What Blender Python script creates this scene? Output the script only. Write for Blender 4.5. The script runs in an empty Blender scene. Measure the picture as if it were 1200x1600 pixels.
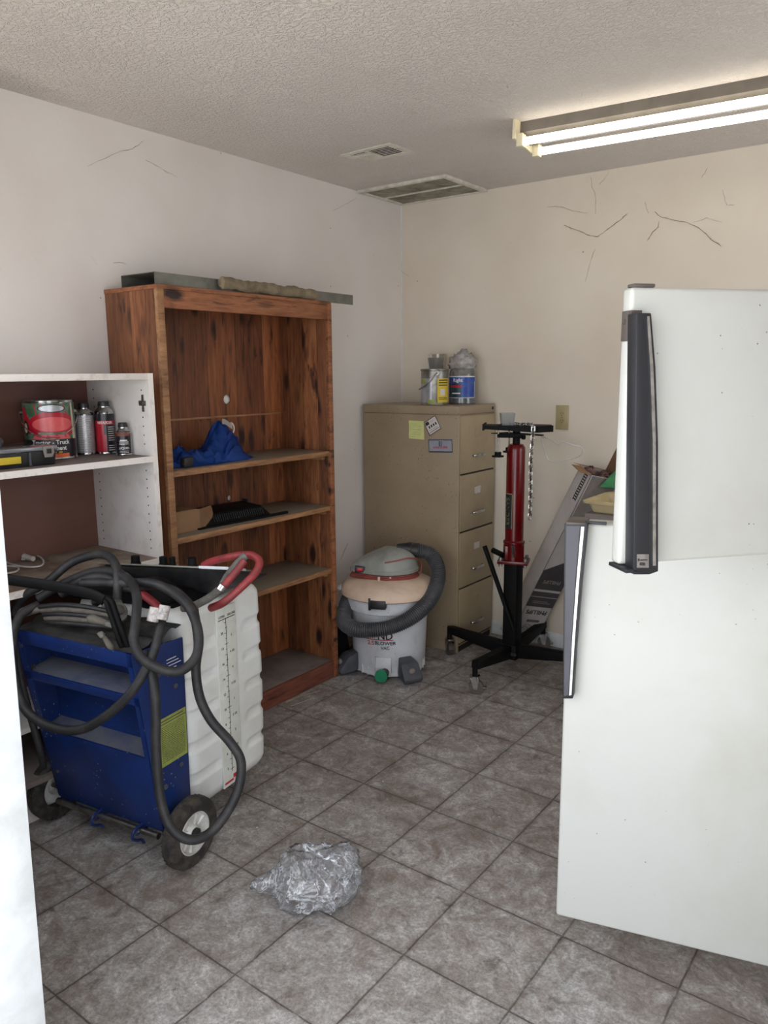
import bpy, bmesh, math, random
from mathutils import Vector, Matrix, noise

random.seed(7)
S = bpy.context.scene
COL = S.collection
V = Vector

# ---------------------------------------------------------------- camera
FPX = 1208.5
C0 = V((2.7005, -3.8133, 1.4917))
YAW, PIT, ROL = 0.6406, -0.1787, -0.0080
cy, sy, cp, sp = math.cos(YAW), math.sin(YAW), math.cos(PIT), math.sin(PIT)
DV = V((-sy * cp, cy * cp, sp)); _r = V((cy, sy, 0)); _u = _r.cross(DV)
RV = _r * math.cos(ROL) + _u * math.sin(ROL)
UV = -_r * math.sin(ROL) + _u * math.cos(ROL)
cam = bpy.data.cameras.new('camera')
cam.sensor_fit = 'HORIZONTAL'; cam.sensor_width = 36; cam.lens = FPX / 1200 * 36
cam.clip_start = 0.02; cam.clip_end = 60
co = bpy.data.objects.new('camera', cam); COL.objects.link(co)
M = Matrix((RV, UV, -DV)).transposed().to_4x4(); M.translation = C0
co.matrix_world = M
S.camera = co
S.view_settings.view_transform = 'Standard'; S.view_settings.look = 'None'
S.view_settings.gamma = 1; S.view_settings.use_curve_mapping = False
S.view_settings.exposure = 0.46

def lin(c):
    if isinstance(c, str): c = tuple(int(c[i:i + 2], 16) for i in (0, 2, 4))
    r = []
    for v in c[:3]:
        v = v / 255.0
        r.append(v / 12.92 if v <= .04045 else ((v + .055) / 1.055) ** 2.4)
    return (r[0], r[1], r[2], 1)

# ---------------------------------------------------------------- light
W = bpy.data.worlds.new('daylight'); S.world = W; W.use_nodes = True
bg = W.node_tree.nodes['Background']
bg.inputs[0].default_value = (0.89, 0.93, 1.0, 1); bg.inputs[1].default_value = 2.6
pl = bpy.data.lights.new('doorway_daylight', 'AREA'); pl.shape = 'RECTANGLE'; pl.size = 1.7; pl.size_y = 2.1
pl.cycles.is_portal = True
po = bpy.data.objects.new('doorway_daylight', pl); COL.objects.link(po)
po.location = (2.19, -3.36, 1.05); po.rotation_euler = (math.radians(90), 0, 0)
wl = bpy.data.lights.new('added_right_window_light', 'AREA'); wl.shape = 'RECTANGLE'; wl.size = .98; wl.size_y = 1.2  # portal of an unseen right-hand window, added to brighten the room
wl.cycles.is_portal = True
wo = bpy.data.objects.new('added_right_window_light', wl); COL.objects.link(wo)
wo.location = (3.56, -.60, 1.52); wo.rotation_euler = (math.radians(90), 0, math.radians(90))
sl = bpy.data.lights.new('sun', 'SUN'); sl.energy = 12; sl.angle = math.radians(2); sl.color = (1, .96, .9)
so = bpy.data.objects.new('sun', sl); COL.objects.link(so)
so.rotation_euler = V((.05, -.45, -.89)).to_track_quat('-Z', 'Y').to_euler()
w2 = bpy.data.lights.new('added_front_window_light', 'AREA'); w2.shape = 'RECTANGLE'; w2.size = 1.0; w2.size_y = 1.2  # portal of a second unseen window, added as interior fill
w2.cycles.is_portal = True
w2o = bpy.data.objects.new('added_front_window_light', w2); COL.objects.link(w2o)
w2o.location = (.72, -3.36, 1.52); w2o.rotation_euler = (math.radians(90), 0, 0)
TUBE_W = 4.5      # emission of the fluorescent tubes

# ---------------------------------------------------------------- pixel helpers: a pixel's ray met with a real plane of the room
def ray(px, py): return DV + RV * ((px - 600) / FPX) - UV * ((py - 800) / FPX)
def P(px, py, ax, val):
    v = ray(px, py); k = 'xyz'.index(ax); return C0 + v * ((val - C0[k]) / v[k])
def PD(px, py, d): return C0 + ray(px, py) * d
def depth(p): return (V(p) - C0).dot(DV)

# ---------------------------------------------------------------- materials
def newmat(name):
    m = bpy.data.materials.new(name); m.use_nodes = True
    nt = m.node_tree; b = nt.nodes['Principled BSDF']
    return m, nt, b
def N(nt, t, **k):
    n = nt.nodes.new(t)
    for a, v in k.items():
        if a in ('operation', 'blend_type', 'data_type', 'feature', 'distance', 'noise_dimensions', 'interpolation_type', 'use_clamp', 'clamp', 'voronoi_dimensions'): setattr(n, a, v)
        else: n.inputs[a.replace('_', ' ')].default_value = v
    return n
def L(nt, a, b): nt.links.new(a, b)
def ramp(nt, fac, stops):
    r = nt.nodes.new('ShaderNodeValToRGB'); e = r.color_ramp.elements
    e[0].position, e[0].color = stops[0][0], stops[0][1]
    e[1].position, e[1].color = stops[-1][0], stops[-1][1]
    for p, c in stops[1:-1]:
        x = e.new(p); x.color = c
    L(nt, fac, r.inputs[0]); return r
def mixc(nt, fac, a, b, mode='MIX'):
    n = nt.nodes.new('ShaderNodeMix'); n.data_type = 'RGBA'; n.blend_type = mode
    for s, v in ((0, fac), (6, a), (7, b)):
        if hasattr(v, 'links') or hasattr(v, 'is_linked'): L(nt, v, n.inputs[s])
        else: n.inputs[s].default_value = v
    return n.outputs[2]
def coords(nt, scale=(1, 1, 1), world=False):
    if world: src = nt.nodes.new('ShaderNodeNewGeometry').outputs['Position']
    else: src = nt.nodes.new('ShaderNodeTexCoord').outputs['Object']
    mp = nt.nodes.new('ShaderNodeMapping'); mp.inputs['Scale'].default_value = scale
    L(nt, src, mp.inputs[0]); return mp.outputs[0]
def noise_n(nt, vec, scale, detail=5, rough=.55, dist=0):
    n = nt.nodes.new('ShaderNodeTexNoise')
    n.inputs['Scale'].default_value = scale; n.inputs['Detail'].default_value = detail
    n.inputs['Roughness'].default_value = rough; n.inputs['Distortion'].default_value = dist
    L(nt, vec, n.inputs['Vector']); return n.outputs['Fac']
def bump(nt, b, h, strength, dist=.002):
    n = nt.nodes.new('ShaderNodeBump'); n.inputs['Strength'].default_value = strength
    n.inputs['Distance'].default_value = dist; L(nt, h, n.inputs['Height']); L(nt, n.outputs[0], b.inputs['Normal'])
BLACK, WHITE = (0, 0, 0, 1), (1, 1, 1, 1)

def pm(name, c, c2=None, scale=9, lo=.42, hi=.68, rough=.5, metal=0, spots=None, sscale=60, sthr=.12, bmp=0, bscale=120, stretch=(1, 1, 1), spec=.5):
    """painted / plastic / metal surface with a second tone of dirt and optional specks"""
    m, nt, b = newmat(name)
    vec = coords(nt, stretch)
    col = lin(c)
    if c2:
        f = ramp(nt, noise_n(nt, vec, scale, 8, .62, .3), [(lo, BLACK), (hi, WHITE)]).outputs[0]
        out = mixc(nt, f, col, lin(c2))
    else: out = None
    if spots:
        v = nt.nodes.new('ShaderNodeTexVoronoi'); v.inputs['Scale'].default_value = sscale; L(nt, vec, v.inputs['Vector'])
        f = ramp(nt, v.outputs['Distance'], [(sthr * .6, WHITE), (sthr, BLACK)]).outputs[0]
        f2 = ramp(nt, noise_n(nt, vec, sscale * .12, 3), [(.5, BLACK), (.6, WHITE)]).outputs[0]
        ml = mixc(nt, 1.0, f, f2, 'MULTIPLY')
        out = mixc(nt, ml, out if out is not None else col, lin(spots))
    if out is not None: L(nt, out, b.inputs['Base Color'])
    else: b.inputs['Base Color'].default_value = col
    b.inputs['Roughness'].default_value = rough; b.inputs['Metallic'].default_value = metal
    b.inputs['Specular IOR Level'].default_value = spec
    if bmp: bump(nt, b, noise_n(nt, vec, bscale, 3), bmp)
    return m

def woodm(name, dark, mid, light, grain=(14, 14, 1.2), plank=None, pw=.095, knots=True, rough=.55, dusty=None):
    m, nt, b = newmat(name)
    src = nt.nodes.new('ShaderNodeTexCoord').outputs['Object']
    vec0 = src
    pid = None
    if plank is not None:
        sx = nt.nodes.new('ShaderNodeSeparateXYZ'); L(nt, src, sx.inputs[0])
        d = N(nt, 'ShaderNodeMath', operation='DIVIDE'); L(nt, sx.outputs[plank], d.inputs[0]); d.inputs[1].default_value = pw
        fl = N(nt, 'ShaderNodeMath', operation='FLOOR'); L(nt, d.outputs[0], fl.inputs[0])
        fr = N(nt, 'ShaderNodeMath', operation='FRACT'); L(nt, d.outputs[0], fr.inputs[0])
        wn = nt.nodes.new('ShaderNodeTexWhiteNoise'); wn.noise_dimensions = '1D'; L(nt, fl.outputs[0], wn.inputs['W'])
        pid = wn
        ad = N(nt, 'ShaderNodeVectorMath', operation='MULTIPLY_ADD'); L(nt, wn.outputs['Color'], ad.inputs[0])
        ad.inputs[1].default_value = (3, 3, 3); L(nt, src, ad.inputs[2]); vec0 = ad.outputs[0]
    mp = nt.nodes.new('ShaderNodeMapping'); mp.inputs['Scale'].default_value = grain; L(nt, vec0, mp.inputs[0]); vec = mp.outputs[0]
    n1 = noise_n(nt, vec, 1.6, 9, .65, 1.2)
    out = ramp(nt, n1, [(.30, lin(dark)), (.47, lin(mid)), (.70, lin(light))]).outputs[0]
    n2 = noise_n(nt, vec, 9, 4, .6, .4)
    f = ramp(nt, n2, [(.45, BLACK), (.75, WHITE)]).outputs[0]
    out = mixc(nt, f, out, lin(dark), 'MIX') if False else mixc(nt, .35, out, ramp(nt, n2, [(.3, lin(dark)), (.6, lin(light))]).outputs[0])
    if pid is not None:
        tn = ramp(nt, pid.outputs['Value'], [(0, (.55, .50, .46, 1)), (1, (1.22, 1.18, 1.14, 1))]).outputs[0]
        out = mixc(nt, 1, out, tn, 'MULTIPLY')
        e = ramp(nt, fr.outputs[0], [(0, WHITE), (.025, BLACK)]).outputs[0]
        out = mixc(nt, e, out, lin((35, 15, 8)))
    if knots:
        mk = nt.nodes.new('ShaderNodeMapping'); g = grain
        mk.inputs['Scale'].default_value = tuple(1.0 if q > 5 else .42 for q in g); L(nt, vec0, mk.inputs[0])
        vo = nt.nodes.new('ShaderNodeTexVoronoi'); vo.inputs['Scale'].default_value = 11; L(nt, mk.outputs[0], vo.inputs['Vector'])
        nz = noise_n(nt, vec, 5, 3)
        sm = N(nt, 'ShaderNodeMath', operation='MULTIPLY_ADD'); L(nt, nz, sm.inputs[0]); sm.inputs[1].default_value = .25; L(nt, vo.outputs['Distance'], sm.inputs[2])
        kf = ramp(nt, sm.outputs[0], [(.30, WHITE), (.44, BLACK)]).outputs[0]
        big = ramp(nt, noise_n(nt, mk.outputs[0], 3.2, 2), [(.40, BLACK), (.5, WHITE)]).outputs[0]
        kf = mixc(nt, 1, kf, big, 'MULTIPLY')
        out = mixc(nt, kf, out, lin((38, 16, 10)))
    if knots:
        ms = nt.nodes.new('ShaderNodeMapping'); ms.inputs['Scale'].default_value = tuple(26 if q > 5 else 5 for q in grain); L(nt, vec0, ms.inputs[0])
        st_ = ramp(nt, noise_n(nt, ms.outputs[0], 1.0, 3, .6, .8), [(.60, BLACK), (.70, (.85, .85, .85, 1))]).outputs[0]
        out = mixc(nt, st_, out, lin((44, 20, 12)))
    if dusty:
        geo = nt.nodes.new('ShaderNodeTexCoord').outputs['Object']
        df = ramp(nt, noise_n(nt, geo, 5, 6), [(.25, (.55, .55, .55, 1)), (.6, WHITE)]).outputs[0]
        out = mixc(nt, df, out, lin(dusty))
    L(nt, out, b.inputs['Base Color']); b.inputs['Roughness'].default_value = rough
    bump(nt, b, n2, .25, .001)
    return m

def wallm(name, c, c2, tex=.15):
    m, nt, b = newmat(name)
    vec = coords(nt, (1, 1, 1), True)
    f = ramp(nt, noise_n(nt, vec, 1.7, 5, .5), [(.35, BLACK), (.7, WHITE)]).outputs[0]
    out = mixc(nt, f, lin(c), lin(c2))
    v = nt.nodes.new('ShaderNodeTexVoronoi'); v.inputs['Scale'].default_value = 8; L(nt, vec, v.inputs['Vector'])
    w = noise_n(nt, vec, 25, 2)
    s2 = N(nt, 'ShaderNodeMath', operation='MULTIPLY_ADD'); L(nt, w, s2.inputs[0]); s2.inputs[1].default_value = .04; L(nt, v.outputs['Distance'], s2.inputs[2])
    sp_ = ramp(nt, s2.outputs[0], [(.045, WHITE), (.055, BLACK)]).outputs[0]
    out = mixc(nt, sp_, out, lin((150, 135, 120)))
    # faint scuffs, long thin
    sc = coords(nt, (1, 1, .35), True)
    f3 = ramp(nt, noise_n(nt, sc, 6, 10, .8, 2.5), [(.66, BLACK), (.74, (.55, .55, .55, 1))]).outputs[0]
    out = mixc(nt, f3, out, lin((170, 158, 148)))
    L(nt, out, b.inputs['Base Color']); b.inputs['Roughness'].default_value = .6
    bump(nt, b, noise_n(nt, vec, 90, 3), tex, .002)
    return m

def ceilm():
    m, nt, b = newmat('textured_ceiling_paint')
    vec = coords(nt, (1, 1, 1), True)
    n = noise_n(nt, vec, 75, 3, .6, .6)
    r = ramp(nt, n, [(.42, BLACK), (.58, WHITE)]).outputs[0]
    f = ramp(nt, noise_n(nt, vec, 1.3, 4), [(.35, BLACK), (.7, WHITE)]).outputs[0]
    out = mixc(nt, f, lin((232, 224, 217)), lin((222, 213, 205)))
    # grime spread around the supply vent and along the wall line
    def blob(cx, cy_, rx, ry, amt):
        sx = nt.nodes.new('ShaderNodeMapping'); sx.inputs['Location'].default_value = (-cx / rx, -cy_ / ry, 0); sx.inputs['Scale'].default_value = (1 / rx, 1 / ry, 0)
        L(nt, vec, sx.inputs[0])
        ln = N(nt, 'ShaderNodeVectorMath', operation='LENGTH'); L(nt, sx.outputs[0], ln.inputs[0])
        ad = N(nt, 'ShaderNodeMath', operation='MULTIPLY_ADD'); L(nt, noise_n(nt, vec, 14, 6, .7), ad.inputs[0]); ad.inputs[1].default_value = -.9; L(nt, ln.outputs['Value'], ad.inputs[2])
        return ramp(nt, ad.outputs[0], [(.15, (amt, amt, amt, 1)), (.75, BLACK)]).outputs[0]
    for a in ((.3, -.22, .5, .34, .2), (.03, -2.6, .15, .5, .35)):
        out = mixc(nt, blob(*a), out, lin((112, 104, 92)))
    L(nt, out, b.inputs['Base Color']); b.inputs['Roughness'].default_value = .75
    bump(nt, b, r, .85, .005)
    return m

def floorm():
    m, nt, b = newmat('vinyl_tile')
    T = .3048; ax, ay = .7616, -1.7521
    vec = coords(nt, (1, 1, 1), True)
    wob = noise_n(nt, vec, 18, 3)
    sx = nt.nodes.new('ShaderNodeSeparateXYZ'); L(nt, vec, sx.inputs[0])
    ds, ids = [], []
    for k, off in ((0, ax), (1, ay)):
        s_ = N(nt, 'ShaderNodeMath', operation='SUBTRACT'); L(nt, sx.outputs[k], s_.inputs[0]); s_.inputs[1].default_value = off - 30 * T
        w_ = N(nt, 'ShaderNodeMath', operation='MULTIPLY_ADD'); L(nt, wob, w_.inputs[0]); w_.inputs[1].default_value = .006; L(nt, s_.outputs[0], w_.inputs[2])
        d = N(nt, 'ShaderNodeMath', operation='DIVIDE'); L(nt, w_.outputs[0], d.inputs[0]); d.inputs[1].default_value = T
        fl = N(nt, 'ShaderNodeMath', operation='FLOOR'); L(nt, d.outputs[0], fl.inputs[0]); ids.append(fl)
        pp = N(nt, 'ShaderNodeMath', operation='PINGPONG'); L(nt, d.outputs[0], pp.inputs[0]); pp.inputs[1].default_value = .5
        ds.append(pp)
    mn = N(nt, 'ShaderNodeMath', operation='MINIMUM'); L(nt, ds[0].outputs[0], mn.inputs[0]); L(nt, ds[1].outputs[0], mn.inputs[1])
    grout = ramp(nt, mn.outputs[0], [(.004, WHITE), (.011, BLACK)]).outputs[0]
    soft = ramp(nt, mn.outputs[0], [(.0, (.28, .28, .28, 1)), (.06, BLACK)]).outputs[0]
    cb = nt.nodes.new('ShaderNodeCombineXYZ'); L(nt, ids[0].outputs[0], cb.inputs[0]); L(nt, ids[1].outputs[0], cb.inputs[1])
    wn = nt.nodes.new('ShaderNodeTexWhiteNoise'); wn.noise_dimensions = '3D'; L(nt, cb.outputs[0], wn.inputs['Vector'])
    ofs = N(nt, 'ShaderNodeVectorMath', operation='MULTIPLY_ADD'); L(nt, wn.outputs['Color'], ofs.inputs[0]); ofs.inputs[1].default_value = (5, 5, 5); L(nt, vec, ofs.inputs[2])
    tv = ofs.outputs[0]
    a = noise_n(nt, tv, 22, 12, .78, .9)
    base = ramp(nt, a, [(.34, lin((134, 131, 127))), (.5, lin((176, 173, 170))), (.66, lin((212, 210, 208)))]).outputs[0]
    fine = ramp(nt, noise_n(nt, vec, 110, 6, .8), [(.38, (.58, .58, .58, 1)), (.62, (1.2, 1.2, 1.2, 1))]).outputs[0]
    base = mixc(nt, 1, base, fine, 'MULTIPLY')
    # brown foot-traffic grime
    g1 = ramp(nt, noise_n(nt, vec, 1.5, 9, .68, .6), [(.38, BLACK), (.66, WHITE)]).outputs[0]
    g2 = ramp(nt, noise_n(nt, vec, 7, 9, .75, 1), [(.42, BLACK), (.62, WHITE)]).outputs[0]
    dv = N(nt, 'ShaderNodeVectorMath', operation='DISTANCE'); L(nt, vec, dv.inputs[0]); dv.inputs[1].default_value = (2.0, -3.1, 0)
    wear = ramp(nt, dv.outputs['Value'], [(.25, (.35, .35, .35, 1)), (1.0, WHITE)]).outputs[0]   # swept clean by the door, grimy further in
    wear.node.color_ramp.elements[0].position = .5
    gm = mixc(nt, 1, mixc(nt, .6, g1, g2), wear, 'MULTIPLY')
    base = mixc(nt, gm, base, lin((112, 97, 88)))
    g3 = ramp(nt, noise_n(nt, vec, 13, 8, .7, .5), [(.57, BLACK), (.70, (.7, .7, .7, 1))]).outputs[0]
    base = mixc(nt, g3, base, lin((70, 60, 53)))
    base = mixc(nt, soft, base, lin((74, 62, 54)))
    base = mixc(nt, ramp(nt, mixc(nt, 1, grout, ramp(nt, noise_n(nt, vec, 9, 4), [(.3, (.45, .45, .45, 1)), (.55, WHITE)]).outputs[0], 'MULTIPLY'), [(0, BLACK), (1, (.72, .72, .72, 1))]).outputs[0], base, lin((52, 43, 38)))
    L(nt, base, b.inputs['Base Color'])
    rr = ramp(nt, a, [(.3, (.62, .62, .62, 1)), (.7, (.42, .42, .42, 1))]).outputs[0]
    L(nt, rr, b.inputs['Roughness']); b.inputs['Specular IOR Level'].default_value = .4
    inv = N(nt, 'ShaderNodeMath', operation='MULTIPLY_ADD'); L(nt, grout, inv.inputs[0]); inv.inputs[1].default_value = -1.5; L(nt, a, inv.inputs[2])
    bump(nt, b, inv.outputs[0], .35, .002)
    return m

def clearm(name, tint, white=.25, rough=.15, crease_glints=None):
    """thin see-through plastic: mostly transparent, a glossy coat, and a milky share"""
    m, nt, b = newmat(name); nt.nodes.remove(b)
    out = nt.nodes['Material Output']
    tr = nt.nodes.new('ShaderNodeBsdfTransparent'); tr.inputs[0].default_value = lin(tint)
    gl = nt.nodes.new('ShaderNodeBsdfGlossy'); gl.inputs['Roughness'].default_value = rough
    di = nt.nodes.new('ShaderNodeBsdfDiffuse'); di.inputs[0].default_value = lin((225, 228, 232))
    fr = nt.nodes.new('ShaderNodeFresnel'); fr.inputs[0].default_value = 1.5
    m1 = nt.nodes.new('ShaderNodeMixShader'); L(nt, tr.outputs[0], m1.inputs[1]); L(nt, di.outputs[0], m1.inputs[2])
    if crease_glints:
        vec = coords(nt)
        f = ramp(nt, noise_n(nt, vec, crease_glints, 6, .7, 1.5), [(.485, (white, white, white, 1)), (.50, (.8, .8, .8, 1)), (.515, (white, white, white, 1)), (.59, (white, white, white, 1)), (.60, (.75, .75, .75, 1)), (.62, (white, white, white, 1))]).outputs[0]  # noise-drawn white lines painted in as highlights along creases
        L(nt, f, m1.inputs[0])
    else: m1.inputs[0].default_value = white
    m2 = nt.nodes.new('ShaderNodeMixShader')
    mul = N(nt, 'ShaderNodeMath', operation='MULTIPLY_ADD'); L(nt, fr.outputs[0], mul.inputs[0]); mul.inputs[1].default_value = 1.2; mul.inputs[2].default_value = .03; mul.use_clamp = True
    L(nt, mul.outputs[0], m2.inputs[0]); L(nt, m1.outputs[0], m2.inputs[1]); L(nt, gl.outputs[0], m2.inputs[2])
    L(nt, m2.outputs[0], out.inputs[0])
    return m

MT = {}
MT['wall'] = wallm('white_wall_paint', (230, 224, 219), (219, 211, 204))
MT['wall_b'] = wallm('back_wall_lamp_warmed', (228, 219, 204), (216, 204, 187))  # warmer than the other walls; the tubes' glow put into the base colour
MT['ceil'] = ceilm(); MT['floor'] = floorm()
MT['trim'] = pm('white_trim_paint', (226, 230, 232), (205, 208, 208), rough=.4)
MT['concrete'] = pm('outside_concrete', (208, 206, 202), (190, 188, 184), 3, rough=.9)
MT['wood_v'] = woodm('stained_pine_side', (70, 38, 22), (134, 80, 48), (176, 120, 80), (11, 11, 1.1), 0, .092)
MT['wood_b'] = woodm('stained_pine_back', (64, 33, 18), (128, 72, 40), (168, 106, 64), (11, 11, 1.0), 1, .17)
MT['wood_h'] = woodm('stained_pine_rail', (84, 44, 25), (134, 78, 47), (170, 112, 72), (11, 1.2, 11), None)
MT['wood_e'] = woodm('worn_pine_edge', (88, 56, 34), (146, 100, 66), (184, 142, 100), (11, 1.5, 11), None, knots=False)
MT['wood_s'] = woodm('dusty_shelf_board', (80, 55, 38), (118, 92, 70), (140, 115, 90), (8, 1.5, 8), None, knots=False, dusty=(124, 116, 102))
MT['wood_red'] = woodm('red_brown_kick_board', (70, 34, 25), (112, 60, 46), (140, 84, 64), (11, 1.2, 11), None)
MT['melamine'] = pm('white_melamine', (214, 209, 204), (190, 182, 175), 12, .5, .8, rough=.35)
MT['melamine_e'] = pm('white_melamine_edge', (232, 224, 217), (190, 180, 170), 20, .55, .75, rough=.35)
MT['hardboard'] = pm('brown_hardboard', (112, 76, 64), (98, 64, 58), 3, rough=.5, stretch=(1, .4, 3))
MT['dust_board'] = pm('dusty_bottom_board', (150, 135, 120), (105, 84, 68), 7, .4, .62, rough=.7)
MT['grey_shelf'] = pm('grey_dusty_board', (128, 118, 112), (104, 94, 88), 9, rough=.7)
MT['beige'] = pm('beige_enamel', (156, 139, 115), (146, 129, 106), 4, rough=.42, spots=(60, 42, 30), sscale=60, sthr=.16)
MT['beige_f'] = pm('beige_enamel_front', (168, 151, 122), (156, 139, 112), 4, rough=.4)
MT['darkgap'] = pm('dark_gap', (30, 26, 22), rough=.8)
MT['chrome'] = pm('chrome', (205, 205, 205), (150, 148, 145), 30, rough=.18, metal=1)
MT['steel'] = pm('dull_steel', (150, 148, 142), (110, 106, 100), 20, rough=.38, metal=1)
MT['galv'] = pm('galvanised_sheet', (128, 128, 120), (98, 96, 88), 8, rough=.5, metal=.6)
MT['black'] = pm('black_paint', (12, 12, 13), (20, 19, 18), 14, rough=.6, spec=.15)
MT['blackp'] = pm('black_plastic', (26, 26, 28), (44, 43, 42), 20, rough=.45)
MT['rubber'] = pm('black_rubber', (28, 28, 30), (58, 55, 54), 16, .45, .75, rough=.6, bmp=.2, bscale=200)
MT['tyre'] = pm('tyre_rubber', (36, 34, 33), (78, 70, 62), 30, rough=.8, bmp=.5, bscale=90)
MT['tan_rubber'] = pm('dusty_clamp_rubber', (104, 98, 88), (72, 68, 64), 20, rough=.85)
MT['blue'] = pm('blue_powder_coat', (20, 46, 106), (16, 34, 78), 6, rough=.38, spots=(150, 160, 172), sscale=55, sthr=.15)
MT['blue_dust'] = pm('dusty_blue_ledge', (92, 93, 102), (58, 68, 100), 8, rough=.85)
MT['tank'] = pm('white_polyethylene', (226, 228, 226), (206, 203, 192), 4, .45, .8, rough=.42)
MT['strip'] = pm('scale_sticker', (220, 222, 214), (206, 208, 198), 20, rough=.5)
MT['ink'] = pm('black_ink', (24, 24, 26), rough=.6)
MT['ink_blue'] = pm('navy_ink', (28, 32, 84), rough=.6)
MT['ink_red'] = pm('red_ink', (176, 34, 48), rough=.6)
MT['ink_white'] = pm('white_ink', (225, 222, 218), rough=.6)
MT['green_lbl'] = pm('yellow_green_label', (150, 160, 80), (126, 136, 64), 14, rough=.5)
MT['red_hose'] = pm('red_rubber_hose', (146, 48, 50), (108, 42, 42), 18, rough=.5)
MT['grey_hose'] = pm('grey_sleeve', (110, 108, 100), (80, 76, 72), 18, rough=.7)
MT['vacbody'] = pm('grey_white_plastic', (216, 218, 222), (192, 192, 192), 7, rough=.45, spots=(110, 105, 100), sscale=50, sthr=.12)
MT['vaclid'] = pm('dusty_peach_lid', (218, 194, 172), (196, 168, 144), 9, rough=.65)
MT['vachead'] = pm('grey_motor_head', (148, 150, 144), (124, 124, 116), 8, rough=.45)
MT['darkgrey'] = pm('dark_grey_plastic', (78, 80, 86), (58, 58, 62), 12, rough=.5)
MT['hosevac'] = pm('corrugated_hose', (46, 47, 52), (62, 60, 60), 12, rough=.5)
MT['green'] = pm('green_cap', (22, 132, 92), (18, 112, 78), 12, rough=.4)
MT['cordred'] = pm('red_cord', (150, 72, 62), (120, 60, 54), 15, rough=.6)
MT['jackred'] = pm('red_enamel', (104, 6, 12), (80, 4, 8), 6, rough=.22)
MT['yellow'] = pm('yellow_label', (214, 188, 50), (190, 166, 44), 10, rough=.5)
MT['yell_dim'] = pm('olive_label', (150, 152, 96), (90, 96, 62), 10, rough=.5)
MT['carton_w'] = pm('white_carton', (186, 180, 176), (168, 162, 158), 6, rough=.75)
MT['carton_g'] = pm('grey_carton_print', (132, 124, 118), (116, 108, 102), 8, rough=.8)
MT['carton_d'] = pm('dark_carton_print', (70, 64, 66), (58, 54, 56), 10, rough=.75)
MT['carton_b'] = pm('brown_carton', (150, 116, 84), (132, 98, 68), 7, rough=.8)
MT['carton_b2'] = pm('brown_carton_inside', (112, 84, 58), (96, 70, 48), 7, rough=.85)
MT['basket'] = pm('beige_basket', (196, 180, 140), (176, 158, 118), 7, rough=.6)
MT['cloth'] = pm('blue_nylon', (34, 84, 172), (22, 62, 142), 6, rough=.55, bmp=.2, bscale=60)
MT['fridge'] = pm('white_fridge_enamel', (192, 193, 188), (184, 184, 175), 3, rough=.35, spots=(120, 105, 85), sscale=42, sthr=.085)
MT['handle_d'] = pm('charcoal_handle', (36, 37, 41), (31, 32, 36), 10, rough=.45)
MT['handle_g'] = pm('slate_handle_face', (68, 68, 78), (61, 61, 71), 10, rough=.4)
MT['handle_b'] = pm('brown_bracket', (92, 84, 78), (78, 70, 66), 10, rough=.5)
MT['gasket'] = pm('white_gasket', (225, 224, 216), rough=.5)
MT['plate'] = pm('ivory_plate', (178, 164, 122), (166, 152, 112), 12, rough=.4)
MT['paper_y'] = pm('yellow_note', (206, 210, 140), (190, 194, 124), 12, rough=.8)
MT['paper_w'] = pm('white_card', (212, 205, 200), (196, 188, 182), 14, rough=.6)
MT['magnet'] = pm('grey_magnet', (150, 152, 164), (136, 138, 150), 10, rough=.5)
MT['tinred'] = pm('red_tin_print', (176, 26, 44), (150, 20, 38), 8, rough=.3)
MT['tingreen'] = pm('green_tin_print', (60, 92, 66), (110, 128, 108), 30, rough=.3)
MT['tinlight'] = pm('pale_red_print', (214, 92, 92), (196, 70, 74), 9, rough=.3)
MT['orange'] = pm('orange_print', (226, 98, 44), rough=.3)
MT['tinblk'] = pm('black_tin_print', (28, 26, 34), rough=.3)
MT['tincream'] = pm('cream_print', (196, 186, 160), rough=.35)
MT['lblblue'] = pm('blue_label', (40, 66, 150), (56, 104, 170), 22, rough=.4)
MT['teal'] = pm('dark_teal_label', (28, 60, 72), rough=.4)
MT['silverlbl'] = pm('silver_label', (178, 178, 182), (150, 150, 156), 20, rough=.3, metal=.5)
MT['clear'] = clearm('clear_plastic_cup', (225, 225, 222), .22, .12)
MT['jar'] = clearm('clear_jar', (205, 200, 185), .18, .1)
MT['film'] = clearm('crumpled_clear_film', (242, 243, 246), .12, .10, 7)
MT['film2'] = clearm('tan_wrinkled_film', (222, 206, 182), .30, .2, 60)
MT['wht_cord'] = pm('white_cord', (205, 200, 192), (180, 172, 162), 20, rough=.5)
MT['vent'] = pm('ceiling_vent_enamel', (226, 220, 208), (190, 182, 168), 14, rough=.5)
MT['ventdark'] = pm('vent_dark', (40, 36, 32), rough=.8)
MT['filter'] = pm('grimy_grille', (160, 152, 134), (120, 112, 98), 9, .4, .6, rough=.8)
MT['fixture'] = pm('fixture_enamel', (112, 106, 98), (96, 90, 82), 8, rough=.5)
MT['fixture_e'] = pm('cream_lampholder', (232, 222, 190), rough=.5)
MT['web'] = pm('dusty_cobweb', (140, 124, 108), rough=.9)
MT['debris'] = pm('floor_crumbs', (190, 180, 160), rough=.9)
MT['greenpcb'] = pm('green_netting', (60, 140, 84), (40, 104, 60), 30, rough=.6)
MT['cast'] = pm('caster_wheel', (92, 84, 76), (66, 60, 54), 30, rough=.5)
m, nt, b = newmat('fluorescent_tube'); MT['tube'] = m
b.inputs['Base Color'].default_value = (1, .98, .9, 1)
b.inputs['Emission Color'].default_value = (1, .94, .80, 1); b.inputs['Emission Strength'].default_value = TUBE_W

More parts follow.
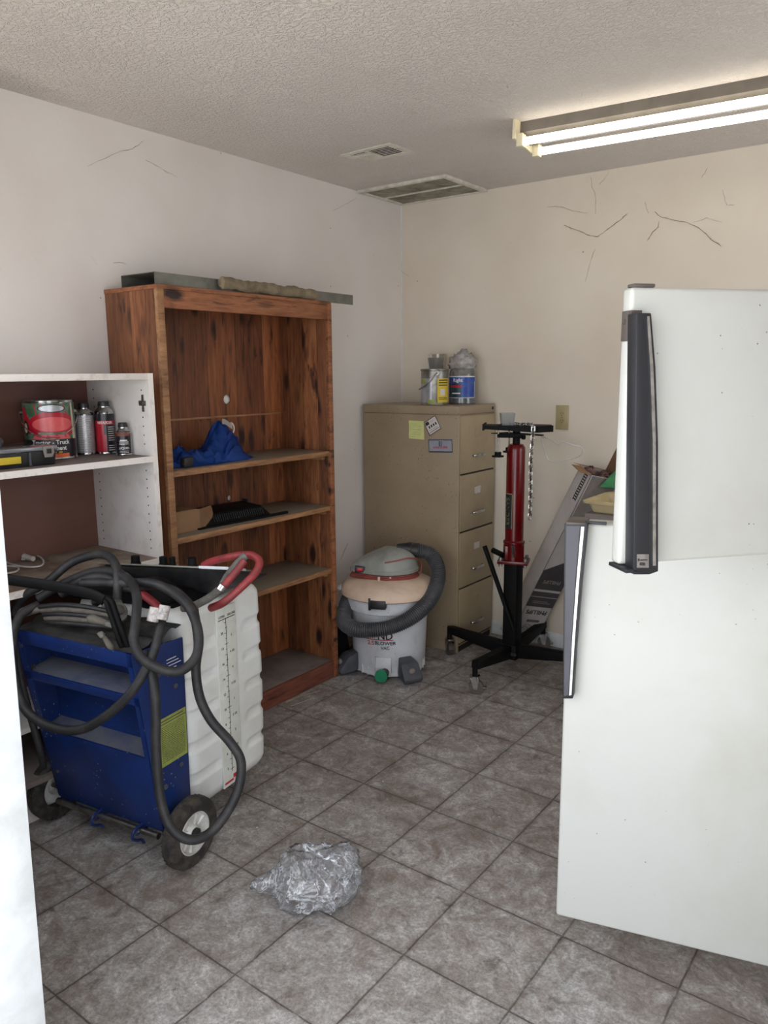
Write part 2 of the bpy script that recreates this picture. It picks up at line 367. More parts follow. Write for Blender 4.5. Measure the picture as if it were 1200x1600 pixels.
# ---------------------------------------------------------------- mesh building
def frame(o, x=(1, 0, 0), z=(0, 0, 1)):
    x = V(x).normalized(); z = V(z); z = (z - x * z.dot(x)).normalized(); y = z.cross(x)
    m = Matrix((x, y, z)).transposed().to_4x4(); m.translation = V(o); return m
def rz(a): return Matrix.Rotation(math.radians(a), 4, 'Z')
def T(*a): return Matrix.Translation(V(a if len(a) == 3 else a[0]))
I4 = Matrix.Identity(4)

def cr(pts, n=8, closed=False):
    """Catmull-Rom through points (with any number of components)"""
    out = []; k = len(pts)
    idx = range(k if closed else k - 1)
    for i in idx:
        if closed: a, b_, c, d = (pts[(i + j - 1) % k] for j in range(4))
        else: a, b_, c, d = pts[max(i - 1, 0)], pts[i], pts[i + 1], pts[min(i + 2, k - 1)]
        for j in range(n):
            t = j / n; t2, t3 = t * t, t * t * t
            out.append(V([.5 * (2 * b_[q] + (c[q] - a[q]) * t + (2 * a[q] - 5 * b_[q] + 4 * c[q] - d[q]) * t2 + (-a[q] + 3 * b_[q] - 3 * c[q] + d[q]) * t3) for q in range(len(b_))]))
    if not closed: out.append(V(pts[-1]))
    return out

class MB:
    def __init__(s): s.bm = bmesh.new(); s.mi = 0
    def merge(s, t, Mx=I4):
        for f in t.faces: f.material_index = s.mi
        if Mx is not I4: bmesh.ops.transform(t, matrix=Mx, verts=t.verts)
        bmesh.ops.recalc_face_normals(t, faces=t.faces)
        me = bpy.data.meshes.new('t'); t.to_mesh(me); t.free(); s.bm.from_mesh(me); bpy.data.meshes.remove(me); return s
    def box(s, lo, hi, Mx=I4, bev=0, seg=2):
        t = bmesh.new(); bmesh.ops.create_cube(t, size=1)
        for v in t.verts: v.co = V([lo[k] + (hi[k] - lo[k]) * (v.co[k] + .5) for k in range(3)])
        if bev: bmesh.ops.bevel(t, geom=t.edges[:] , offset=bev, segments=seg, profile=.5, affect='EDGES')
        return s.merge(t, Mx)
    def hull(s, pts, Mx=I4, bev=0):
        t = bmesh.new()
        for p in pts: t.verts.new(p)
        r = bmesh.ops.convex_hull(t, input=t.verts)
        bmesh.ops.dissolve_limit(t, angle_limit=.02, verts=t.verts, edges=t.edges)
        if bev: bmesh.ops.bevel(t, geom=t.edges[:], offset=bev, segments=2, profile=.5, affect='EDGES')
        return s.merge(t, Mx)
    def prism(s, poly, h0, h1, Mx=I4, bev=0):
        t = bmesh.new()
        vs = [t.verts.new((p[0], p[1], h0)) for p in poly]; f = t.faces.new(vs)
        r = bmesh.ops.extrude_face_region(t, geom=[f])
        for e in r['geom']:
            if isinstance(e, bmesh.types.BMVert): e.co.z = h1
        if bev: bmesh.ops.bevel(t, geom=t.edges[:], offset=bev, segments=2, profile=.5, affect='EDGES')
        return s.merge(t, Mx)
    def cyl(s, p0, p1, r0, r1=None, n=20, cap=True):
        r1 = r0 if r1 is None else r1
        return s.sweep([V(p0), V(p1)], [r0, r1], n, cap)
    def sweep(s, pts, r, n=10, cap=True, sq=None):
        t = bmesh.new(); pts = [V(p) for p in pts]; k = len(pts)
        if not isinstance(r, (list, tuple)): r = [r] * k
        tg = [(pts[min(i + 1, k - 1)] - pts[max(i - 1, 0)]).normalized() for i in range(k)]
        up = V((0, 0, 1)) if abs(tg[0].z) < .9 else V((1, 0, 0))
        x = tg[0].cross(up).normalized(); rings = []
        for i in range(k):
            x = (x - tg[i] * x.dot(tg[i])); x = x.normalized() if x.length > 1e-6 else tg[i].orthogonal().normalized()
            y = tg[i].cross(x)
            fx, fy = sq if sq else (1, 1)
            rings.append([t.verts.new(pts[i] + (x * math.cos(2 * math.pi * j / n) * fx + y * math.sin(2 * math.pi * j / n) * fy) * r[i]) for j in range(n)])
        for i in range(k - 1):
            for j in range(n): t.faces.new((rings[i][j], rings[i][(j + 1) % n], rings[i + 1][(j + 1) % n], rings[i + 1][j]))
        if cap:
            t.faces.new(rings[0][::-1]); t.faces.new(rings[-1])
        return s.merge(t)
    def lathe(s, prof, Mx=I4, n=40, a0=0, a1=360, cap=False):
        t = bmesh.new(); full = abs(a1 - a0) >= 359.9; m_ = n if full else n + 1; rings = []
        for r, z in prof:
            rings.append([t.verts.new((r * math.cos(math.radians(a0 + (a1 - a0) * j / n)), r * math.sin(math.radians(a0 + (a1 - a0) * j / n)), z)) for j in range(m_)])
        for i in range(len(prof) - 1):
            for j in range(n):
                q = [rings[i][j], rings[i][(j + 1) % m_], rings[i + 1][(j + 1) % m_], rings[i + 1][j]]
                try: t.faces.new(q)
                except ValueError: pass
        bmesh.ops.remove_doubles(t, verts=t.verts, dist=1e-6)
        return s.merge(t, Mx)
    def ball(s, c, r, Mx=I4, n=24):
        t = bmesh.new(); bmesh.ops.create_uvsphere(t, u_segments=n, v_segments=n // 2 + 2, radius=1)
        r = r if isinstance(r, (list, tuple)) else (r, r, r)
        for v in t.verts: v.co = V((c[0] + v.co.x * r[0], c[1] + v.co.y * r[1], c[2] + v.co.z * r[2]))
        return s.merge(t, Mx)
    def grid(s, fn, nu, nv, thick=0):
        t = bmesh.new(); g = [[t.verts.new(fn(i / nu, j / nv)) for j in range(nv + 1)] for i in range(nu + 1)]
        for i in range(nu):
            for j in range(nv): t.faces.new((g[i][j], g[i + 1][j], g[i + 1][j + 1], g[i][j + 1]))
        if thick: bmesh.ops.solidify(t, geom=t.faces[:], thickness=thick)
        return s.merge(t)
    def quad(s, a, b_, c, d):
        t = bmesh.new(); t.faces.new([t.verts.new(p) for p in (a, b_, c, d)]); return s.merge(t)
    def build(s, name, mat, parent=None, ang=35, loc=None):
        me = bpy.data.meshes.new(name)
        mats = mat if isinstance(mat, (list, tuple)) else [mat]
        for q in mats: me.materials.append(MT[q] if isinstance(q, str) else q)
        if parent is not None: o_ = parent['_o'] if '_o' in parent else (0, 0, 0)
        else:
            if loc is None:
                xs = [v.co for v in s.bm.verts]
                o_ = ((min(v.x for v in xs) + max(v.x for v in xs)) / 2, (min(v.y for v in xs) + max(v.y for v in xs)) / 2, min(v.z for v in xs))
            else: o_ = loc
        o_ = V(o_)
        bmesh.ops.translate(s.bm, verts=s.bm.verts, vec=-o_)
        s.bm.to_mesh(me); s.bm.free()
        for p in me.polygons: p.use_smooth = True
        me.set_sharp_from_angle(angle=math.radians(ang))
        o = bpy.data.objects.new(name, me); COL.objects.link(o); ORG.append(o)
        o['_o'] = tuple(o_)
        if parent is not None: o.parent = parent
        else: o.location = o_
        return o
ORG = []
def thing(name, loc, label, cat, group=None):
    o = bpy.data.objects.new(name, None); COL.objects.link(o); o.location = loc; o['_o'] = tuple(loc); ORG.append(o)
    o.empty_display_size = .05
    return tag(o, label, cat, group)
def tag(o, label, cat, group=None, kind=None):
    o['label'] = label; o['category'] = cat
    if group: o['group'] = group
    if kind: o['kind'] = kind
    return o
def struct(o): o['kind'] = 'structure'; return o

def text_bm(s, size, ext=.0006, ax='CENTER'):
    cu = bpy.data.curves.new('lettering', 'FONT'); cu.body = s; cu.size = size; cu.extrude = ext / 2
    cu.align_x = ax; cu.align_y = 'CENTER'; cu.resolution_u = 3; cu.offset = size * .014
    o = bpy.data.objects.new('tmp', cu); COL.objects.link(o)
    bpy.context.view_layer.update()
    me = bpy.data.meshes.new_from_object(o.evaluated_get(bpy.context.evaluated_depsgraph_get()))
    COL.objects.unlink(o); bpy.data.objects.remove(o); bpy.data.curves.remove(cu)
    t = bmesh.new(); t.from_mesh(me); bpy.data.meshes.remove(me); return t
def add_text(mb, s, size, Mx, bend=None, sx=1, ext=.0006, ax='CENTER'):
    """Mx maps text plane (x right, y up, z out). bend=(radius) wraps onto a vertical cylinder whose axis is Mx's origin line."""
    t = text_bm(s, size, ext, ax)
    for v in t.verts: v.co.x *= sx
    if bend:
        for v in t.verts:
            a = v.co.x / bend; r = bend + .0006 + v.co.z
            v.co = V((r * math.sin(a), v.co.y, r * math.cos(a)))
    mb.merge(t, Mx); return mb
def wrap_patch(mb, R, a0, a1, z0, z1, Mx, off=.0005, n=12):
    """a curved label patch, angle from the outward +z of Mx (text frame)"""
    def fn(u, v):
        a = math.radians(a0 + (a1 - a0) * u); r = R + off
        return Mx @ V((r * math.sin(a), z0 + (z1 - z0) * v, r * math.cos(a)))
    mb.grid(fn, n, 1); return mb

# ================================================================ the room
H = 2.44; XR = 3.46; YF = -3.17; YO = -3.30; DX0, DX1, DZ = 1.39, 3.0, 2.08
def sbox(name, lo, hi, mat, bev=0): return struct(MB().box(lo, hi, bev=bev).build(name, mat))
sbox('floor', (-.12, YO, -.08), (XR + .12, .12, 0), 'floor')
sbox('ground', (-6, -9, -.12), (9, YO, -.02), 'concrete')
sbox('ceiling', (-.12, YO, H), (XR + .12, .12, H + .08), 'ceil')
sbox('wall_left', (-.12, YO, 0), (0, 0, H), 'wall')
sbox('wall_back', (-.12, 0, 0), (XR + .12, .12, H), 'wall_b')
mb = MB(); WY0, WY1, WZ0, WZ1 = -1.09, -.11, .92, 2.12
mb.box((XR, YO, 0), (XR + .12, WY0, H)); mb.box((XR, WY1, 0), (XR + .12, 0, H)); mb.box((XR, WY0, 0), (XR + .12, WY1, WZ0)); mb.box((XR, WY0, WZ1), (XR + .12, WY1, H))
struct(mb.build('wall_right', 'wall'))
mb = MB()
for b_ in ((WY0, WZ0, WY1, WZ0 + .035), (WY0, WZ1 - .035, WY1, WZ1), (WY0, WZ0 + .035, WY0 + .035, WZ1 - .035), (WY1 - .035, WZ0 + .035, WY1, WZ1 - .035), (WY0 + .035, 1.485, WY1 - .035, 1.515)):
    mb.box((XR + .03, b_[0], b_[1]), (XR + .07, b_[2], b_[3]), bev=.002)
struct(mb.build('added_window_right', 'trim'))  # out-of-view window added for its light from the right
mb = MB(); VX0, VX1 = .22, 1.22
mb.box((0, YO, 0), (VX0, YF, H)); mb.box((VX1, YO, 0), (DX0 - .03, YF, H)); mb.box((VX0, YO, 0), (VX1, YF, WZ0)); mb.box((VX0, YO, WZ1), (VX1, YF, H)); mb.box((DX0 - .03, YO, DZ + .03), (DX1 + .03, YF, H)); mb.box((DX1 + .03, YO, 0), (XR, YF, H))
struct(mb.build('wall_front', 'wall'))
mb = MB()
for b_ in ((VX0, WZ0, VX1, WZ0 + .035), (VX0, WZ1 - .035, VX1, WZ1), (VX0, WZ0 + .035, VX0 + .035, WZ1 - .035), (VX1 - .035, WZ0 + .035, VX1, WZ1 - .035), (VX0 + .035, 1.505, VX1 - .035, 1.535)):
    mb.box((b_[0], YO + .03, b_[1]), (b_[2], YO + .07, b_[3]), bev=.002)
struct(mb.build('added_window_front', 'trim'))  # out-of-view window added to fill the room from the front
# door lining, a little out of plumb
mb = MB()
mb.hull([(1.352, YO - .01, 0), (1.368, YO - .01, 0), (1.352, YF + .012, 0), (1.368, YF + .012, 0), (1.352, YO - .01, DZ), (1.416, YO - .01, DZ), (1.352, YF + .012, DZ), (1.416, YF + .012, DZ)], bev=.002)
mb.box((1.37, YO - .01, DZ), (DX1 + .03, YF + .012, DZ + .03), bev=.002)
mb.box((DX1, YO - .01, 0), (DX1 + .03, YF + .012, DZ), bev=.002)
struct(mb.build('trim_1', 'trim'))
struct(MB().box((.0, -.012, 0), (XR, 0, .076), bev=.003).build('baseboard_back', 'trim'))
struct(MB().box((.0, YF, 0), (.012, -.012, .076), bev=.003).build('baseboard_left', 'trim'))
# plaster tape line in the corner
struct(MB().box((0, -.004, .08), (.004, 0, H)).build('trim_2', 'trim'))

# ---------------------------------------------------------------- supply vent
t = thing('ceiling_vent', (.52, -.92, H), 'small white supply vent with dark louvre slots, on the ceiling', 'vent')
Mv = T(.52, -.918, H) @ rz(-2)
mb = MB(); fw, fd = .142, .088; Mv = Mv @ Matrix.Scale(.5, 4, (0, 0, 1))
mb.box((-fw, -fd, -.008), (fw, -fd + .03, 0), Mv, .002); mb.box((-fw, fd - .03, -.008), (fw, fd, 0), Mv, .002)
mb.box((-fw, -fd + .03, -.008), (-fw + .035, fd - .03, 0), Mv, .002); mb.box((fw - .035, -fd + .03, -.008), (fw, fd - .03, 0), Mv, .002)
mb.box((-.022, -fd + .03, -.008), (-.008, fd - .03, 0), Mv, .001)
mb.build('frame', 'vent', t)
MB().box((-fw + .03, -fd + .025, -.0015), (fw - .03, fd - .025, -.0005), Mv).build('duct_opening', 'ventdark', t)
for k in range(6):
    y = -fd + .042 + k * .019
    MB().box((-.008, y - .001, -.009), (fw - .034, y + .001, -.006), Mv).build('louvre', 'vent', t)
for k in range(4):
    y = -fd + .040 + k * .012
    MB().box((-fw + .034, y - .001, -.009), (-.022, y + .003, -.006), Mv).build('louvre', 'vent', t)
MB().box((-fw + .034, -.028, -.007), (-.022, fd - .03, -.002), Mv).build('damper', 'vent', t)
# return grille in the corner
t = thing('return_air_grille', (.28, -.22, H), 'large grimy return air grille in the ceiling corner above the filing cabinet', 'grille')
x0, x1, y0, y1 = .012, .565, -.425, -.012
mb = MB(); w = .028
for a in (((x0, y0), (x1, y0 + w)), ((x0, y1 - w), (x1, y1)), ((x0, y0 + w), (x0 + w, y1 - w)), ((x1 - w, y0 + w), (x1, y1 - w))):
    mb.box((a[0][0], a[0][1], H - .014), (a[1][0], a[1][1], H - .0), bev=.002)
mb.build('frame', 'vent', t)
MB().box((x0 + w, y0 + w, H - .004), (x1 - w, y1 - w, H - .0005)).build('filter', 'filter', t)
mb = MB(); k = 0; y = y0 + w + .008
while y < y1 - w:
    mb.box((x0 + w, y - .0008, H - .011), (x1 - w, y + .0008, H - .004)); y += .012
mb.build('louvre_bank', 'filter', t)
MB().box((x0 + w, -.222, H - .015), (x1 - w, -.214, H - .003)).build('divider_bar', 'vent', t)

# ---------------------------------------------------------------- fluorescent strip light
t = thing('fluorescent_light', (1.85, -.87, H), 'twin tube fluorescent strip light glowing on the ceiling', 'light fixture')
Ml = T(1.215, -.905, 0) @ rz(4.5)
LL = 1.24
mb = MB(); mb.prism([(-.012, H), (-.018, H - .040), (.0, H - .050), (.028, H - .052), (.036, H - .064), (.086, H - .064), (.094, H - .052), (.122, H - .050), (.140, H - .040), (.134, H)], 0, LL, Ml @ Matrix(((0, 0, 1, 0), (1, 0, 0, 0), (0, 1, 0, 0), (0, 0, 0, 1))))
mb.build('housing', 'fixture', t)
for x in (-.012, LL):
    e = MB().hull([(x, -.062, H), (x + .012, -.062, H), (x, .17, H), (x + .012, .17, H), (x, -.066, H - .072), (x + .012, -.066, H - .072), (x, .165, H - .092), (x + .012, .165, H - .092)], Ml, .001).build('end_plate', 'fixture_e', t)
for y in (-.030, .136):
    MB().cyl(Ml @ V((.022, y, H - .078)), Ml @ V((LL - .022, y, H - .078)), .0140, n=20).build('tube', 'tube', t)
    for x in (.006, LL - .006):
        s_ = 1 if x < 1 else -1
        MB().box((min(x - .008, x + s_ * .018), y - .02, H - .098), (max(x - .008, x + s_ * .018), y + .02, H - .05), Ml, .003).build('lampholder', 'fixture_e', t)

# ---------------------------------------------------------------- wall outlet
t = thing('wall_outlet', (1.025, 0, 1.253), 'ivory duplex power outlet on the back wall', 'outlet')
MB().box((.988, -.006, 1.19), (1.061, 0, 1.316), bev=.003).build('cover_plate', 'plate', t)
for z in (1.272, 1.233):
    mb = MB(); mb.cyl((1.0245, -.0085, z), (1.0245, -.005, z), .0165, n=24)
    s_ = mb.build('socket', 'plate', t)
    mb = MB()
    for dx in (-.006, .006): mb.box((1.0245 + dx - .001, -.0095, z - .001), (1.0245 + dx + .001, -.0083, z + .007))
    mb.cyl((1.0245, -.0095, z - .008), (1.0245, -.0083, z - .008), .0022, n=8)
    mb.build('slots', 'darkgap', s_)
MB().cyl((1.0245, -.0075, 1.2525), (1.0245, -.005, 1.2525), .003, n=10).build('screw', 'steel', t)

# ---------------------------------------------------------------- wooden bookcase
BX, BY0, BY1, BH = .32, -1.985, -1.02, 1.80
t = thing('bookcase', (.16, -1.5, 0), 'tall open bookcase of knotty stained pine against the left wall', 'bookcase')
for y0, y1 in ((BY0, BY0 + .028), (BY1 - .024, BY1)):
    MB().box((.006, y0, 0), (BX - .012, y1, BH - .004), bev=.0015).build('side_panel', 'wood_v', t)
    MB().box((BX - .012, y0 - .001, 0), (BX + .006, y1 + .001, BH), bev=.002).build('front_stile', 'wood_e' if y0 < -1.5 else 'wood_h', t)
# back panel with two holes
def holed(y0, y1, z0, z1, holes):
    tb = bmesh.new()
    o = [tb.verts.new((0, y, z)) for y, z in ((y0, z0), (y1, z0), (y1, z1), (y0, z1))]
    ed = [tb.edges.new((o[i], o[(i + 1) % 4])) for i in range(4)]
    for hy, hz, r in holes:
        c = [tb.verts.new((0, hy + r * math.cos(a * math.pi / 12), hz + r * math.sin(a * math.pi / 12))) for a in range(24)]
        ed += [tb.edges.new((c[i], c[(i + 1) % 24])) for i in range(24)]
    bmesh.ops.triangle_fill(tb, use_beauty=True, use_dissolve=False, edges=ed)
    r = bmesh.ops.extrude_face_region(tb, geom=tb.faces[:])
    for e in r['geom']:
        if isinstance(e, bmesh.types.BMVert): e.co.x = .006
    return tb
h1 = P(355, 624, 'x', .013); h2 = P(359, 778, 'x', .013)
MB().merge(holed(BY0 + .028, BY1 - .024, .06, BH - .01, [(h1.y, h1.z, .021), (h2.y, h2.z, .012)]), T(.006, 0, 0)).build('back_panel', 'wood_b', t)
MB().box((.004, BY0 - .002, BH - .004), (BX + .004, BY1 + .002, BH + .012), bev=.002).build('top_board', 'wood_h', t)
MB().box((BX - .016, BY0 + .028, BH - .07), (BX + .003, BY1 - .024, BH - .004), bev=.002).build('header_rail', 'wood_h', t)
SH = [1.128, .866, .557]
for z in SH:
    s_ = MB().box((.012, BY0 + .028, z - .02), (BX - .014, BY1 - .024, z), bev=.001).build('shelf', 'wood_s', t)
    MB().box((BX - .014, BY0 + .0285, z - .023), (BX - .002, BY1 - .0245, z - .0005), bev=.002).build('shelf_edge', 'wood_e', s_)
    for y0, y1 in ((BY0 + .028, BY0 + .048), (BY1 - .046, BY1 - .024)):
        MB().box((.03, y0, z - .042), (BX - .03, y1, z - .0235), bev=.002).build('cleat', 'wood_e', t)
MB().box((.012, BY0 + .028, .072), (BX - .014, BY1 - .024, .088), bev=.001).build('bottom_board', 'grey_shelf', t)
MB().box((BX - .014, BY0 + .028, 0), (BX, BY1 - .024, .087), bev=.002).build('kick_board', 'wood_red', t)
z = 1.30
MB().box((.012, BY0 + .16, z - .004), (.017, BY1 - .03, z + .004), bev=.001).build('back_batten', 'wood_e', t)
MB().box((.012, BY0 + .152, SH[0] + .001), (.017, BY0 + .160, z), bev=.001).build('back_batten', 'wood_e', t)

# ---------------------------------------------------------------- channel and rolled sheet on top of the bookcase
zc = BH + .012
Mc = T(.20, -1.972, zc) @ rz(.6)
tb = MB()
Lc = 1.16; wc = .100; hc = .046
tb.box((-wc, 0, hc - .0025), (wc * .98, Lc, hc), Mc); tb.box((-wc, 0, .0005), (-wc + .0025, Lc, hc - .0025), Mc); tb.box((wc * .98 - .0025, 0, .0005), (wc * .98, Lc, hc - .0025), Mc)
tag(tb.build('metal_channel', 'galv'), 'long grey metal channel lying upside down across the bookcase top', 'metal channel')
pts = [Mc @ V((wc + .018 + .003 * math.sin(k * 1.7), .295 + k * .071, .030 + .003 * math.sin(k * 2.3) - .0006 * k)) for k in range(9)]
mb = MB(); path = cr(pts, 5)
mb.sweep(path, [.0215 * (1 + .07 * math.sin(i * 1.9) + .07 * math.sin(i * .7)) if 0 < i < len(path) - 1 else .015 for i in range(len(path))], 12, sq=(.75, 1.05))
tag(mb.build('rolled_sheet', MT['tan_rubber'] if False else pm('weathered_paper_roll', (138, 122, 98), (104, 92, 74), 26, rough=.9, bmp=.8, bscale=60)), 'weathered tan roll lying on the grey metal channel', 'roll')

# ---------------------------------------------------------------- white laminate cabinet, doors gone
CX, CY1, CY0, CH = .39, -2.075, -2.93, 1.495
Mk = T(CX, CY1, 0) @ rz(0) @ T(-CX, -CY1, 0)
t = thing('laminate_cabinet', (.2, -2.5, 0), 'white laminate cabinet without doors beside the bookcase', 'cabinet')
sp = MB().box((.004, CY1 - .018, .17), (CX, CY1, CH), bev=.001)
sp.mi = 1; mb = sp
for k in range(22):
    z = .86 + k * .032
    for x in (.05, CX - .045):
        if abs(z - 1.195) < .02 or z > 1.46: continue
        mb.cyl((x, CY1 - .0188, z), (x, CY1 - .0178, z), .0028, n=8)
s_ = sp.build('side_panel', ['melamine', 'darkgap'], t)
MB().box((CX - .0005, CY1 - .0185, .17), (CX + .0012, CY1 + .0005, CH)).build('edge_band', 'melamine_e', s_)
MB().box((.004, CY0, .17), (CX, CY0 + .018, CH), bev=.001).build('side_panel', 'melamine', t)
MB().box((.004, CY0 + .018, CH - .022), (CX, CY1 - .018, CH), bev=.001).build('top_panel', 'melamine_e', t)
MB().box((.004, CY0 + .018, .17), (.010, CY1 - .018, CH - .022)).build('back_panel', 'hardboard', t)
s_ = MB().box((.012, CY0 + .018, 1.184), (CX - .004, CY1 - .0185, 1.203)).build('shelf', 'grey_shelf', t)
MB().box((CX - .004, CY0 + .018, 1.182), (CX + .001, CY1 - .0185, 1.2035)).build('edge_band', 'melamine_e', s_)
s_ = MB().box((.012, CY0 + .018, .808), (CX - .004, CY1 - .0185, .828)).build('middle_panel', 'dust_board', t)
MB().box((CX - .004, CY0 + .018, .806), (CX + .001, CY1 - .0185, .8285)).build('edge_band', 'melamine_e', s_)
MB().box((.012, CY0 + .018, .17), (CX, CY1 - .0185, .188)).build('bottom_panel', 'grey_shelf', t)
MB().box((.012, CY0 + .018, .335), (CX - .05, CY1 - .0185, .353)).build('lower_shelf', 'melamine', t)
MB().box((.03, CY0, 0), (CX - .082, CY1, .17), bev=.001).build('plinth', 'melamine', t)
hp = P(224, 630, 'y', CY1 - .018); mb = MB()
mb.box((hp.x - .005, CY1 - .022, hp.z - .03), (hp.x + .005, CY1 - .018, hp.z + .03), bev=.001)
mb.box((hp.x - .020, CY1 - .024, hp.z - .009), (hp.x + .016, CY1 - .018, hp.z + .009), bev=.002)
mb.box((hp.x - .012, CY1 - .030, hp.z - .005), (hp.x + .010, CY1 - .022, hp.z + .005), bev=.002)
mb.build('hinge_plate', 'steel', t)

# ---------------------------------------------------------------- cans on the cabinet shelf
def stand(px, py, z, r):
    f = P(px, py, 'z', z); d = V((f.x - C0.x, f.y - C0.y, 0)).normalized(); return f + d * r
def face(c): # text frame at c turned to the camera
    d = V((C0.x - c.x, C0.y - c.y, 0)).normalized(); return frame(c, V((0, 0, 1)).cross(d), d)
ZS = 1.2035
# paint can
R_, hC = .086, .205
c = V((.135, -2.329, ZS)); Mf = face(c)
t = thing('paint_can', c, 'metal paint can with a red tractor picture and black band', 'paint can')
prof = [(0, 0), (R_ - .004, 0), (R_, .003), (R_ - .002, .006), (R_ - .003, .008), (R_ - .003, hC - .010), (R_, hC - .008), (R_ + .001, hC - .003), (R_ - .004, hC), (R_ - .012, hC - .002), (R_ - .016, hC - .007), (0, hC - .006)]
MB().lathe(prof, T(c), 64).build('can_body', 'chrome', t)
R2 = R_ - .0028
lb = MB(); wrap_patch(lb, R2, -108, 108, .009, .070, Mf, n=40); lb.build('black_label_band', 'tinblk', t)
lb = MB(); wrap_patch(lb, R2, -108, 108, .070, .194, Mf, n=40)
pic = lb.build('picture_label', 'tingreen', t)
def wrap_poly(poly, off): # flat polygon (x arc length, y height) wrapped on the can
    tb = bmesh.new(); f = tb.faces.new([tb.verts.new((p[0], p[1], 0)) for p in poly])
    bmesh.ops.triangulate(tb, faces=tb.faces); bmesh.ops.subdivide_edges(tb, edges=tb.edges[:], cuts=3, use_grid_fill=True)
    for v in tb.verts:
        a = v.co.x / R2; v.co = V(((R2 + off) * math.sin(a), v.co.y, (R2 + off) * math.cos(a)))
    return tb
def ell(cx, cy_, rx, ry, n=28): return [(cx + rx * math.cos(2 * math.pi * k / n), cy_ + ry * math.sin(2 * math.pi * k / n)) for k in range(n)]
for nm, poly, off, mt_ in (('tractor_hood', ell(.012, .118, .088, .046), .0012, 'tinred'), ('tractor_cowl', [(-.04, .14), (.07, .14), (.05, .19), (-.05, .19)], .0009, 'tinred'),
        ('hood_highlight', ell(.012, .122, .07, .025), .0017, 'tinlight'), ('front_wheel', ell(-.088, .11, .014, .026), .0021, 'tinblk'), ('wheel_hub', ell(-.088, .11, .009, .017), .0026, 'tincream'),
        ('badge', ell(.010, .176, .045, .014), .0022, 'tinblk'), ('badge_face', ell(.010, .176, .041, .011), .0028, 'silverlbl'), ('fender', [(-.108, .09), (-.07, .09), (-.066, .13), (-.09, .18), (-.108, .18)], .0007, 'tinred'),
        ('lower_bumper', [(-.06, .072), (.07, .072), (.06, .088), (-.05, .088)], .0024, 'tinlight'), ('headlamp_bar', [(-.035, .088), (.055, .088), (.06, .095), (-.04, .095)], .003, 'tingreen'), ('side_stripe', [(.082, .07), (.098, .07), (.088, .194), (.078, .194)], .0026, 'tincream')):
    mb = MB(); mb.merge(wrap_poly(poly, off), Mf); mb.build(nm, mt_, pic)
lb = MB()
add_text(lb, 'Tractor - Truck', .0215, Mf @ T(0, .060, .0), bend=R2 + .0004, sx=.92); add_text(lb, '& Implement', .0215, Mf @ T(0, .040, .0), bend=R2 + .0004, sx=.92)
lb.build('lettering', 'ink_white', t)
lb = MB()
for a_ in (-24, -14, 2, 16): wrap_patch(lb, R2, a_, a_ + 8, .0245, .0285, Mf, .0012, 4)
lb.build('small_print', 'yellow', t)
lb = MB(); lb.merge(wrap_poly([(-.045, .009), (.06, .009), (.06, .022), (-.055, .022)], .0016), Mf); lb.build('orange_strip', 'orange', t)
for sx_ in (-1, 1):
    mb = MB(); mb.cyl(Mf @ V((sx_ * (R_ - .004), .16, .0)), Mf @ V((sx_ * (R_ + .006), .16, .0)), .011, .007, n=14); mb.build('handle_ear', 'chrome', t)
hp_ = [Mf @ V(((R_ + .007) * math.cos(a), .16 - .082 * math.sin(a), .02 + (R_ + .004) * math.sin(a) * .93)) for a in [math.pi * k / 16 for k in range(17)]]
MB().sweep(hp_, .0016, 8).build('wire_bail', 'chrome', t)

def bottle(px, py, r, h, hb, label, nm, mats):
    c = V((px[0], px[1], ZS)); Mf = face(c)
    t = thing(nm, c, label, 'bottle' if nm != 'x' else '')
    prof = [(0, 0), (r - .002, 0), (r, .002), (r - .0012, .005), (r - .0012, hb - .005), (r, hb - .002), (r - .003, hb + .003), (r * .62, hb + .012), (r * .56, hb + .014), (r * .56, hb + .02), (0, hb + .02)]
    MB().lathe(prof, T(c), 40).build('can_body', 'chrome', t)
    mb = MB(); mb.lathe([(0, hb + .018), (r * .60, hb + .018), (r * .62, hb + .020), (r * .56, h - .002), (r * .5, h), (0, h)], T(c), 28); mb.build('cap', 'blackp', t)
    return t, c, Mf, r - .0012
t, c, Mf, r = bottle((.13, -2.190), 0, .0335, .188, .152, 'silver can with black cap and lined label, between paint can and red can', 'solvent_can', None)
c1s = c
lb = MB(); wrap_patch(lb, r, -120, 120, .008, .143, Mf, n=30); lbl = lb.build('label', 'silverlbl', t)
lb = MB()
for k in range(15): wrap_patch(lb, r, -42 + random.uniform(-4, 4), 40 + random.uniform(-18, 4), .016 + k * .0083, .019 + k * .0083, Mf, .0012, 10)
lb.build('printed_lines', 'paper_w', lbl)
t, c, Mf, r = bottle((.165, -2.130), 0, .034, .192, .156, 'red and black REDUCER can with black cap on the cabinet shelf', 'reducer_can', None)
lb = MB(); wrap_patch(lb, r, -120, 120, .008, .147, Mf, n=30); lbl = lb.build('label', 'tinblk', t)
lb = MB(); wrap_patch(lb, r, -120, 5, .008, .072, Mf, .001, 14); wrap_patch(lb, r, -120, -8, .072, .122, Mf, .001, 14); wrap_patch(lb, r, -120, 120, .108, .122, Mf, .0012, 20); lb.build('red_field', 'tinred', lbl)
lb = MB(); add_text(lb, 'REDUCER', .0125, Mf @ T(0, .115, 0) , bend=r + .0016, ax='CENTER'); lb.build('lettering', 'ink_white', lbl)
lb = MB()
for k in range(7): wrap_patch(lb, r, 16, 62, .05 + k * .008, .0525 + k * .008, Mf, .0016, 8)
for k in range(3): wrap_patch(lb, r, 16, 62, .014 + k * .008, .0165 + k * .008, Mf, .0016, 8)
lb.build('printed_lines', 'paper_w', lbl)
